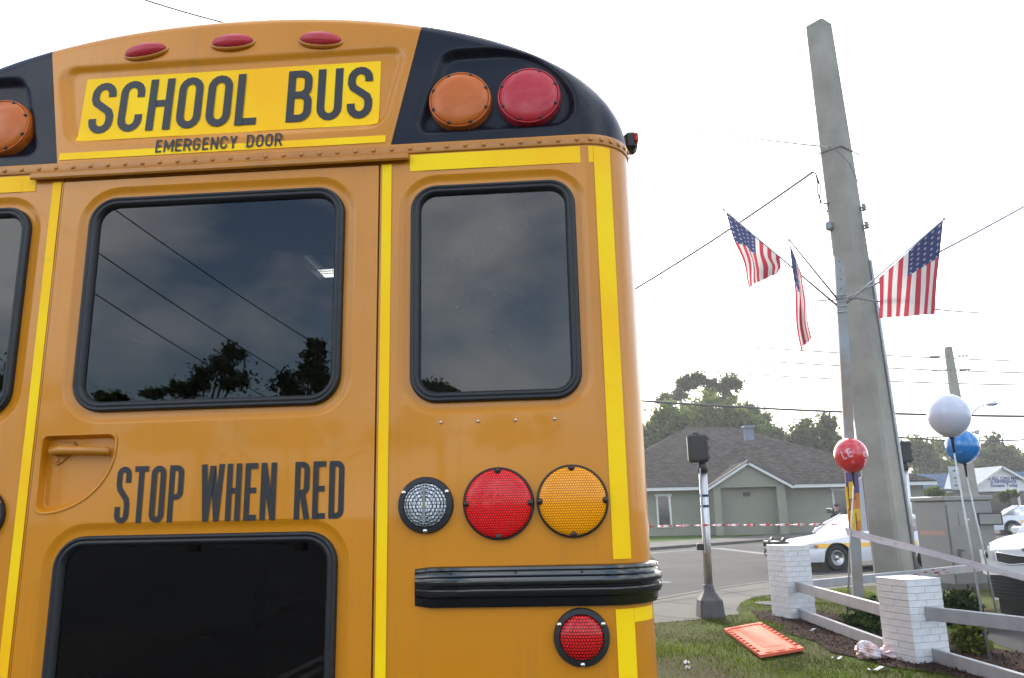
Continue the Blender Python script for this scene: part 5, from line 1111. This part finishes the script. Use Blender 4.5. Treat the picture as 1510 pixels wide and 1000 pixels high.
# pedestrian signals
def ped(label, bx, by, Y, hpx, toppx, size, back=True):
    b = Vector((bx, by, 0)); t = A(*toppx, by); root = empty('pedestrian_signal', b); tag(root, label, 'signal', 'pedestrian signals'); tl = t-b
    pedm = MB(); rows = []
    for z, h, c in ((0, .185, .03), (.25, .165, .03), (.31, .12, .03), (.37, .085, .025), (.41, .075, .025), (.42, .07, .025)): rows.append([(a, b_, z) for a, b_ in ((-h+c, -h), (h-c, -h), (h, -h+c), (h, h-c), (h-c, h), (-h+c, h), (-h, h-c), (-h, -h+c))])
    pedm.grid(rows, closed=True); pedm.build('pedestal', 'cast_dark', root)
    MB().tube([(0, 0, .40), (tl.x*.5, 0, tl.z*.5), (tl.x, 0, tl.z)], .063, 16).build('pole', 'aluminium', root, True); MB().lathe([(.075, .40), (.078, .42), (.078, .46), (.066, .47)], 18).build('collar', 'cast_dark', root, True)
    hz_ = size; hd_ = MB().box((tl.x+hpx, -.02, tl.z+.30), (size*.74, .20, size*1.02), math.radians(-8), .03).build('signal_head', 'black_plastic', root)
    MB().box((tl.x+hpx, -.125, tl.z+.30), (size*.6, .012, size*.86), math.radians(-8), .004).build('back_plate', 'black_plastic', hd_); MB().box((tl.x+hpx-.02, -.13, tl.z+.30), (.03, .02, size*.98), math.radians(-8)).build('hinge_bar', 'black_plastic', hd_)
    for zz in (.34*size, -.34*size, 0): MB().box((tl.x+hpx+size*.36, -.09, tl.z+.30+zz), (.03, .05, .05), 0, .008).build('latch', 'black_plastic', hd_)
    MB().lathe([(.075, -.08), (.075, .03), (.06, .07), (.04, .09)], 16, 'z', (tl.x, 0, tl.z)).build('mount', 'black_plastic', root, True)
    MB().tube([(tl.x+hpx-.05, 0, tl.z+.30+size*.5), (tl.x+hpx-.05, 0, tl.z+.30+size*.58), (tl.x+hpx+.03, 0, tl.z+.30+size*.58), (tl.x+hpx+.03, 0, tl.z+.30+size*.5)], .018, 6).build('cable_loop', 'black_plastic', hd_)
    return root, tl
s1, tl = ped('black pedestrian signal on aluminium pole beside the bus', *G(1048, 910).xy, 0, -.06, (1036, 690), .42)
pbx = MB().box((tl.x*.35-.105, -.02, 1.02), (.10, .10, .10), 0, .015).build('push_button', 'black_plastic', s1); MB().tube([(tl.x*.38-.045, -.05, .92), (tl.x*.5-.045, -.05, 1.6), (tl.x*.8-.045, -.05, 2.2)], .014, 6).build('cable', 'galvanised', s1)
for z in (1.62, 1.78): MB().lathe([(.066, -.018), (.066, .018)], 16, 'z', (tl.x*z/tl.z, 0, z)).build('blue_band', 'banner_purple' if False else 'metal_blue', s1)
b2_ = A(1346, 830, 16.6); s2, tl2 = ped('black pedestrian signal half hidden behind the tall concrete pole', b2_.x, 16.6, 0, -.02, (1334, 688), .44)

# flag post
FY = 11.3; ft, fb = A(1236.5, 378, FY), A(1264, 858, FY); fdir = (ft-fb)/(ft.z-fb.z); fbase = fb-fdir*fb.z
fp = empty('flag_post', (fbase.x, fbase.y, 0), math.radians(-12)); tag(fp, 'weathered grey-blue steel channel post carrying three flags', 'post')
def fpl(z): q = fdir*z; q.rotate(Matrix.Rotation(math.radians(12), 3, 'Z')); return q
mb = MB()
for a, b, w, d in ((0, -.045, .135, .012), (-.062, 0, .012, .08), (.062, 0, .012, .08)):
    rows = [[tuple(fpl(z)+Vector((a+sx*w/2, b+sy*d/2, 0))) for sx, sy in ((-1, -1), (1, -1), (1, 1), (-1, 1))] for z in (-.2, ft.z)]; mb.grid(rows, closed=True); k = len(mb.V); mb.F += [(k-4, k-3, k-2, k-1)]
mb.build('channel', 'post_steel', fp)
for k in range(5): MB().lathe([(.012, -.058), (.012, -.051)], 10, 'y', tuple(fpl(ft.z-.10-.14*k))).build('bolt_hole', 'cast_dark', fp)
bz = A(1240, 448, FY).z
fb_ = MB()
for zz in (.12, .03, -.05, -.14): fb_.tube([fpl(bz+zz)+Vector((-.09, -.06, 0)), fpl(bz+zz)+Vector((.09, -.06, .01))], .008, 6)
fb_.build('wire_binding', 'galvanised', fp)
fbr = MB().tube([fpl(bz+.02)+Vector((-.34, -.05, .04)), fpl(bz+.02)+Vector((.22, -.05, .03))], .011, 6); fbr.build('cross_bar', 'cast_dark', fp)

def flag(label, polepx, cornerpx, wav, seed, fold=0.0):
    """polepx: [(x,y,Y) inner, tip]; cornerpx: hoist tip, hoist inner, fly tip, fly inner"""
    a, b = [A(*p) for p in polepx]; root = empty('flag', a); tag(root, label, 'flag', 'flags on the steel post')
    MB().tube([Vector(), b-a], [.018, .012], 8).build('staff', 'galvanised', root, True); MB().lathe([(0, -.03), (.022, -.015), (.022, .015), (0, .03)], 10, 'z', tuple(b-a)).build('finial', 'galvanised', root, True)
    c = [A(*p)-a for p in cornerpx]; nu, nv = 40, 28; V = []; UV = []; rg = random.Random(seed); p1, p2_, p3 = rg.uniform(0, 6), rg.uniform(0, 6), rg.uniform(0, 6)
    for i in range(nu+1):
        for j in range(nv+1):
            s, t = i/nu, j/nv; h = c[0].lerp(c[1], t); f = c[2].lerp(c[3], t); p = h.lerp(f, s)
            amp = wav*min(1, s*1.6); w1 = math.sin(t*8+p1+s*1.5)+.5*math.sin(t*15+p2_-s*3)
            p = p + Vector((.25*amp*math.sin(t*6+p3+s*2), amp*w1, .20*amp*math.cos(t*7+p1)*s)); p.x += fold*math.sin(s*9+p2_)*.5*(1-.4*t)*s; V.append(p); UV.append((s, t))
    F = [(i*(nv+1)+j, i*(nv+1)+j+1, (i+1)*(nv+1)+j+1, (i+1)*(nv+1)+j) for i in range(nu) for j in range(nv)]
    o = mesh_obj('cloth', V, F, 'flag_cloth', root, True); uvl = o.data.uv_layers.new(name='UVMap')
    for lp in o.data.loops: uvl.data[lp.index].uv = UV[lp.vertex_index]
    return root
flag('large flag spread wide right of the steel post', [(1243, 452, FY), (1392, 323, FY-.2)], [(1391, 324, FY-.2), (1296, 410, FY-.1), (1380, 463, FY-.35), (1295, 470, FY-.2)], .035, 3)
flag('flag blown into folds at the far left of the steel post', [(1236, 452, FY), (1067, 309, FY-.1)], [(1070, 313, FY-.1), (1150, 378, FY-.05), (1104, 426, FY-.2), (1146, 404, FY-.45)], .07, 9, .06)
flag('limp narrow flag hanging between the left flag and the steel post', [(1238, 445, FY), (1164, 354, FY-.9)], [(1164, 357, FY-.9), (1182, 402, FY-.6), (1178, 520, FY-.8), (1196, 498, FY-.6)], .07, 5, .05)


# banner panels hanging on the flag post
bn = empty('advertising_banner', A(1256, 782, FY-.12)); tag(bn, 'narrow purple and orange advertising banner with yellow shapes on the steel post', 'banner'); b0 = A(1256, 782, FY-.12)
def bq(name, pts, material, lift, parent=bn, thick=.012):
    P = [A(x, y, FY-.12-lift)-b0 for x, y in pts]; n = len(P); V = P+[p+Vector((0, thick, 0)) for p in P]; return mesh_obj(name, V, [tuple(range(n)), tuple(range(n, 2*n))[::-1]]+[(i, (i+1) % n, n+(i+1) % n, n+i) for i in range(n)], material, parent)
bq('panel', [(1246, 695), (1265, 693), (1271, 783), (1252, 784)], 'banner_orange', 0, thick=.02)
bq('upper_panel', [(1246.2, 694), (1265, 692), (1267.5, 727), (1248.4, 728)], 'banner_purple', .004)
bq('lower_panel', [(1253, 752), (1268.8, 750), (1269.6, 768), (1254, 769)], 'banner_yellow', .004)
for pts in ([(1251.5, 711), (1258, 710), (1260, 735), (1252.5, 736)], [(1254, 756), (1261, 755), (1263, 782), (1254.5, 782)], [(1246, 718), (1249.5, 718), (1252.5, 750), (1250, 752)]):
    cxx = [(x+1.8, y+1.6) for x, y in pts]; bq('shape_side', cxx, 'banner_brown', .010); bq('yellow_shape', pts, 'banner_yellow', .030)  # brown pieces are the dark red sides of the raised yellow shapes
wp = empty('white_banner', A(1277, 785, FY+.15)); tag(wp, 'slim white banner with red edge between steel post and concrete pole', 'banner'); b0w = A(1277, 785, FY+.15)
def bw(name, pts, material, lift):
    P = [A(x, y, FY+.15-lift)-b0w for x, y in pts]; n = len(P); return mesh_obj(name, P+[p+Vector((0, .012, 0)) for p in P], [tuple(range(n)), tuple(range(n, 2*n))[::-1]]+[(i, (i+1) % n, n+(i+1) % n, n+i) for i in range(n)], material, wp)
bw('panel', [(1266, 706), (1271, 703), (1280, 783), (1268, 783)], 'banner_white', 0); bw('red_edge', [(1271.2, 703), (1272, 703), (1281, 783), (1280.2, 783)], 'stain_red', .002)

# balloons on rods
def balloon(label, c, r, material, basep, letters=None, cup=(0, 0)):
    root = empty('balloon', basep); tag(root, label, 'balloon', 'balloons on rods'); q = c-Vector(basep)
    pr = []
    for k in range(25):
        a = -math.pi/2+math.pi*k/24; rr_ = math.cos(a)*(1.0 if a > 0 else (1-.06*math.sin(-a)**2)); pr.append((max(0, r*rr_), r*1.06*math.sin(a)*(1.0 if a > 0 else 1.07)))
    pr[0] = (.012, pr[0][1]); pr[-1] = (0, pr[-1][1]); b = MB().lathe(pr, 40).build('envelope', material, root, True); b.location = q
    zb = q.z-r*1.13; mb = MB().lathe([(r*.30, .055), (r*.26, .03), (r*.13, -.02), (.016, -.06), (.010, -.20)], 18); cp_ = mb.build('cup', 'black_plastic', root, True); cp_.location = (q.x, q.y, zb+.03)
    MB().tube([(0, 0, -.05), (q.x*.5, q.y*.5, zb*.5), (q.x, q.y, zb-.12)], [.013, .011, .007], 8).build('rod', 'galvanised', root, True)
    if letters:
        for s_, az, el, h, rot in letters:
            def pa(a, b_, l):
                a -= h*.30; b_ -= h*.5; ca, sa = math.cos(rot), math.sin(rot); a, b_ = a*ca-b_*sa, a*sa+b_*ca; th_, ph_ = az+a/r, el+b_/r; R_ = r*1.004+l; return (R_*math.sin(th_)*math.cos(ph_), -R_*math.cos(th_)*math.cos(ph_), R_*1.06*math.sin(ph_))
            stroke_text(lambda mb: mb.build('printed_letter', 'balloon_print', b), s_, h*(.62 if len(s_) == 1 else 1.15), h, h*.17, pa)
    return root
balloon('large white balloon on a rod left of the street light', A(1399, 612, 8.6), .218, 'balloon_white', G(1460, 974))
balloon('blue balloon half hidden by the white balloon', A(1419, 658, 10.6), .212, 'balloon_blue', tuple(A(1468, 880, 10.5).xy)+(0,))
balloon('red balloon with pale letters in front of the steel post', A(1254.5, 671, 10.6), .216, 'balloon_red', tuple(A(1243, 880, 10.9).xy)+(0,), [('LE', -.78, -.02, .115, .30), ('S', .60, -.14, .135, .45)])

# caution tape
def ribbon(name, label, P, w, material, tw, twist0=0.0):
    P = [Vector(p) for p in P]; D = []
    for i in range(len(P)-1): D += [P[i].lerp(P[i+1], j/24) for j in range(24)]
    D.append(P[-1]); V = []; UV = []; ln = 0
    for i, p in enumerate(D):
        d = (D[min(i+1, len(D)-1)]-D[max(i-1, 0)]).normalized(); a = d.cross(Vector((0, 0, 1))).normalized(); u_ = a.cross(d); an = twist0+tw*i/len(D); s_ = u_*math.cos(an)+a*math.sin(an)
        for k in (-1, 0, 1): V.append(p+s_*w/2*k+a*(.006*(1-k*k))); UV.append((i/len(D), (k+1)/2))
    F = [(i*3+k, i*3+k+1, (i+1)*3+k+1, (i+1)*3+k) for i in range(len(D)-1) for k in (0, 1)]; o = mesh_obj(name, V, F, material, None, True); uvl = o.data.uv_layers.new(name='UVMap')
    for lp in o.data.loops: uvl.data[lp.index].uv = UV[lp.vertex_index]
    tag(o, label, 'tape', 'caution tape'); return o
ribbon('caution_tape', 'wide white caution tape stretched from the red balloon rod to the right edge', [A(1247, 783, 10.85), A(1275, 791, 10.4), A(1345, 808, 9.4), A(1420, 828, 8.5), A(1520, 855, 7.5)], .118, 'caution_tape', .5, .35)
ribbon('caution_tape', 'thin twisted red and white tape stretched level behind the signal pole', [A(930, 777, 12.2), A(1042, 774.5, 12.1), A(1140, 774, 12.0), A(1246, 773, 11.3)], .035, 'caution_tape_twisted', 40)
kn = MB()
for k in range(5):
    a = k*1.3; kn.add([(.02*math.cos(a), -.16, .02*math.sin(a)), (.10*math.cos(a+.3), -.19, .07*math.sin(a+.3)), (.09*math.cos(a-.2), -.18, .08*math.sin(a-.2))], [(0, 1, 2)])
o = kn.build('tape_knot', 'caution_tape_twisted'); o.location = A(1344, 771, 16.4); tag(o, 'small knot of red and white tape on the pole beside the cabinet', 'tape')

# cabinet
CY_ = 15.2; cb = A(1405, 835, CY_); cbn = empty('signal_cabinet', (cb.x, cb.y, 0), math.radians(8)); tag(cbn, 'grey metal traffic signal cabinet with small open panel door', 'cabinet')
CW, CD, CH = .98, .92, 1.62
MB().box((CW/2, CD/2, CH/2), (CW, CD, CH), 0, .012).build('body', 'cabinet', cbn); MB().box((CW/2-.01, CD/2, CH+.045), (CW+.08, CD+.08, .09), 0, .015).build('roof', 'cabinet', cbn)
MB().box((CW/2, CD/2, .05), (CW+.16, CD+.16, .12)).build('plinth', 'concrete_kerb', cbn)
dr = MB().box((CW/2, -.012, CH*.5), (CW-.05, .022, CH-.16), 0, .006).build('door', 'cabinet', cbn)
MB().box((.36, -.028, 1.27), (.24, .012, .24), 0, .004).build('police_panel', 'cabinet', dr); MB().box((.42, -.036, 1.27), (.05, .01, .03)).build('panel_lock', 'chrome', dr)
pd = MB().box((0, 0, 0), (.42, .016, .23), 0, .004).build('panel_door', 'car_dark', cbn); pd.location = (.82, -.12, 1.27); pd.rotation_euler[2] = math.radians(-20); MB().box((0, -.010, 0), (.37, .006, .18)).build('panel_face', 'cabinet_tan', pd) if 'cabinet_tan' in MATS else MB().box((0, -.010, 0), (.37, .006, .18)).build('panel_face', 'cabinet', pd)
MB().box((.16, -.03, .66), (.07, .03, .16), 0, .008).build('handle_plate', 'cast_dark', dr); MB().tube([(.17, -.05, .70), (.22, -.06, .72), (.24, -.06, .70)], .010, 6).build('handle', 'cast_dark', dr)
for k in range(6): MB().box((.50, -.026, .30+.028*k), (.20, .012, .010)).build('louvre', 'cabinet', dr)
MB().box((-.001, CD*.5, 1.02), (.004, CD*.8, .08)).build('paint_smear', 'cabinet_rust', cbn)

# orange board on the grass
ob = [G(1068, 932), G(1122, 922), G(1186, 963), G(1122, 974)]; oc = sum(ob, Vector())/4; brd = empty('barricade_board', oc); tag(brd, 'flat orange plastic board lying on the grass beside the bus', 'board')
def bil(s, t): return ob[0].lerp(ob[1], s).lerp(ob[3].lerp(ob[2], s), t)-oc
def patch(name, material, s0, s1, t0, t1, z0, z1, parent=brd, tilt=.006, k=1):
    q = [bil(s, t) for s, t in ((s0, t0), (s1, t0), (s1, t1), (s0, t1))]; zt = [tilt*2*(t) for t in (t0, t0, t1, t1)]; V = [(p.x, p.y, z0+z) for p, z in zip(q, zt)]+[(p.x, p.y, z1+z) for p, z in zip(q, zt)]
    return mesh_obj(name, V, [(0, 1, 2, 3)[::-1], (4, 5, 6, 7), (0, 1, 5, 4), (1, 2, 6, 5), (2, 3, 7, 6), (3, 0, 4, 7)], material, parent)
patch('board', 'orange_plastic', 0, 1, 0, 1, .012, .032)
for s0, s1, t0, t1 in ((0, .10, 0, 1), (.90, 1, 0, 1), (.1, .9, 0, .045), (.1, .9, .955, 1)): patch('rim', 'orange_plastic', s0, s1, t0, t1, .0315, .044)
patch('sheet_film', 'pale_film', .28, .72, .22, .80, .0325, .0355)
for k in range(10):
    t = .10+.088*k
    for s in (.05, .95): patch('slot', 'orange_dark', s-.040, s+.040, t-.024, t+.024, .0438, .0460)
for s in (.22, .5, .78): patch('slot', 'orange_dark', s-.09, s+.09, .966, .986, .0438, .0460)

# litter
def crumple(name, label, c, sx, sy, sz, material, seed, cat, amp=.35, group=None):
    rg = random.Random(seed); bm = bmesh.new(); bmesh.ops.create_icosphere(bm, subdivisions=4, radius=1.0)
    ph_ = [rg.uniform(0, 6) for _ in range(9)]
    for v in bm.verts:
        p = v.co; n_ = 1+amp*(.5*math.sin(3.1*p.x+ph_[0]+2*math.sin(2.7*p.y+ph_[1]))+.35*math.sin(6.3*p.y+ph_[2]+1.5*math.sin(5*p.z+ph_[3]))+.22*abs(math.sin(9*p.z+ph_[4]+3*p.x))+.18*abs(math.sin(13*p.x+ph_[5]+5*p.y))-.3)
        v.co = Vector((p.x*n_*sx, p.y*n_*sy, max(-.01, (p.z*n_*.9+.75)*sz)))
    me = bpy.data.meshes.new(name); bm.to_mesh(me); bm.free(); me.materials.append(MATS[material]); o = bpy.data.objects.new(name, me); COL.objects.link(o); o.location = c; tag(o, label, cat, group); return o
mat('bag_film', (.72, .70, .74), rough=.28, col2=(.55, .30, .27), vscale=11, detail=3, coat=.3)
bgc = G(1282, 972); crumple('plastic_bag', 'crumpled white plastic bag of rubbish at the foot of the right pillar', (bgc.x, bgc.y, .0), .12, .12, .10, 'bag_film', 4, 'bag'); bgc = G(1312, 972); crumple('plastic_bag', 'smaller torn white bag with red print touching the right pillar', (bgc.x-.01, bgc.y, .0), .10, .08, .075, 'bag_film', 8, 'bag')
def scrap(label, px, py, l, w, rz, seed, material='paper'):
    rg = random.Random(seed); c = G(px, py); rows = []
    for i in range(7): rows.append([((i/6-.5)*l, (j/4-.5)*w, .022+.012*math.sin(i*1.4+seed)+.008*math.sin(j*2+seed)) for j in range(5)])
    o = MB().grid(rows).build('paper_scrap', material, None, True); o.location = c; o.rotation_euler[2] = rz; tag(o, label, 'litter', 'scraps of paper on the ground')
scrap('white paper scrap on the grass left of the bag', 1236, 974, .13, .05, .1, 1); scrap('long silvery wrapper at the bottom below the bag', 1295, 990, .26, .06, .45, 2); scrap('white scrap lying on the mulch in front of the left pillar', 1200, 931, .18, .05, .4, 3)
scrap('small white scrap in the grass near the bottom right of the bus', 1012, 979, .07, .04, .6, 4); scrap('tiny white scrap on bare ground by the bus corner', 1014, 987, .05, .03, .2, 5)

# person with camera tripod behind the police car
pp = A(1234, 752, 33); 
def skin_person(label, loc):
    J = [(0, 0, .95, .13), (0, 0, 1.12, .125), (0, .01, 1.32, .15), (0, 0, 1.44, .06), (0, -.01, 1.52, .055), (0, -.02, 1.62, .088), (0, -.02, 1.71, .075), (.19, 0, 1.38, .055), (.26, -.08, 1.14, .042), (.20, -.28, 1.22, .035), (.17, -.36, 1.28, .035), (-.19, 0, 1.38, .055), (-.27, -.05, 1.12, .042), (-.22, -.26, 1.18, .035), (-.18, -.35, 1.25, .035), (.10, 0, .88, .10), (.11, -.02, .48, .065), (.12, .02, .08, .045), (.12, -.14, .035, .04), (-.10, 0, .88, .10), (-.11, -.02, .48, .065), (-.12, .02, .08, .045), (-.12, -.14, .035, .04)]
    E_ = [(0, 1), (1, 2), (2, 3), (3, 4), (4, 5), (5, 6), (2, 7), (7, 8), (8, 9), (9, 10), (2, 11), (11, 12), (12, 13), (13, 14), (0, 15), (15, 16), (16, 17), (17, 18), (0, 19), (19, 20), (20, 21), (21, 22)]
    me = bpy.data.meshes.new('person'); me.from_pydata([j[:3] for j in J], E_, []); o = bpy.data.objects.new('person', me); COL.objects.link(o); sm = o.modifiers.new('s', 'SKIN'); o.modifiers.new('d', 'SUBSURF').levels = 2
    for i, j in enumerate(J): me.skin_vertices[0].data[i].radius = (j[3], j[3]*.85)
    me.skin_vertices[0].data[0].use_root = True
    dg = bpy.context.evaluated_depsgraph_get(); m2 = bpy.data.meshes.new_from_object(o.evaluated_get(dg)); bpy.data.objects.remove(o); m2.materials.clear(); m2.materials.append(MATS['cloth_dark']); m2.materials.append(MATS['skin'])
    for p in m2.polygons:
        p.use_smooth = True; c = p.center; p.material_index = 1 if c.z > 1.47 or (c.y < -.26 and c.z > 1.1) else 0
    q = bpy.data.objects.new('person', m2); COL.objects.link(q); q.location = loc; tag(q, label, 'person')
    hr = MB().lathe([(.088, -.02), (.098, .02), (.09, .07), (.05, .105), (0, .115)], 14, 'z', (0, .005, 1.655)).build('hair', 'cloth_dark', q, True)
skin_person('person in dark clothes standing behind the police car near the house window', (pp.x, 33, -.12))
tpp = A(1224, 745, 32.5); tr_ = empty('camera_tripod', (tpp.x, 32.5, -.12)); tag(tr_, 'video camera on tripod beside the person behind the police car', 'tripod')
for k in range(3): a = k*2.094+.4; MB().tube([(0, 0, 1.30), (.38*math.cos(a), .38*math.sin(a), 0)], .018, 6).build('leg', 'black_plastic', tr_)
MB().box((0, 0, 1.48), (.16, .34, .20), .3, .02).lathe([(.05, -.25), (.06, -.17)], 12, 'y', (0, 0, 1.49)).build('camera_body', 'black_plastic', tr_)
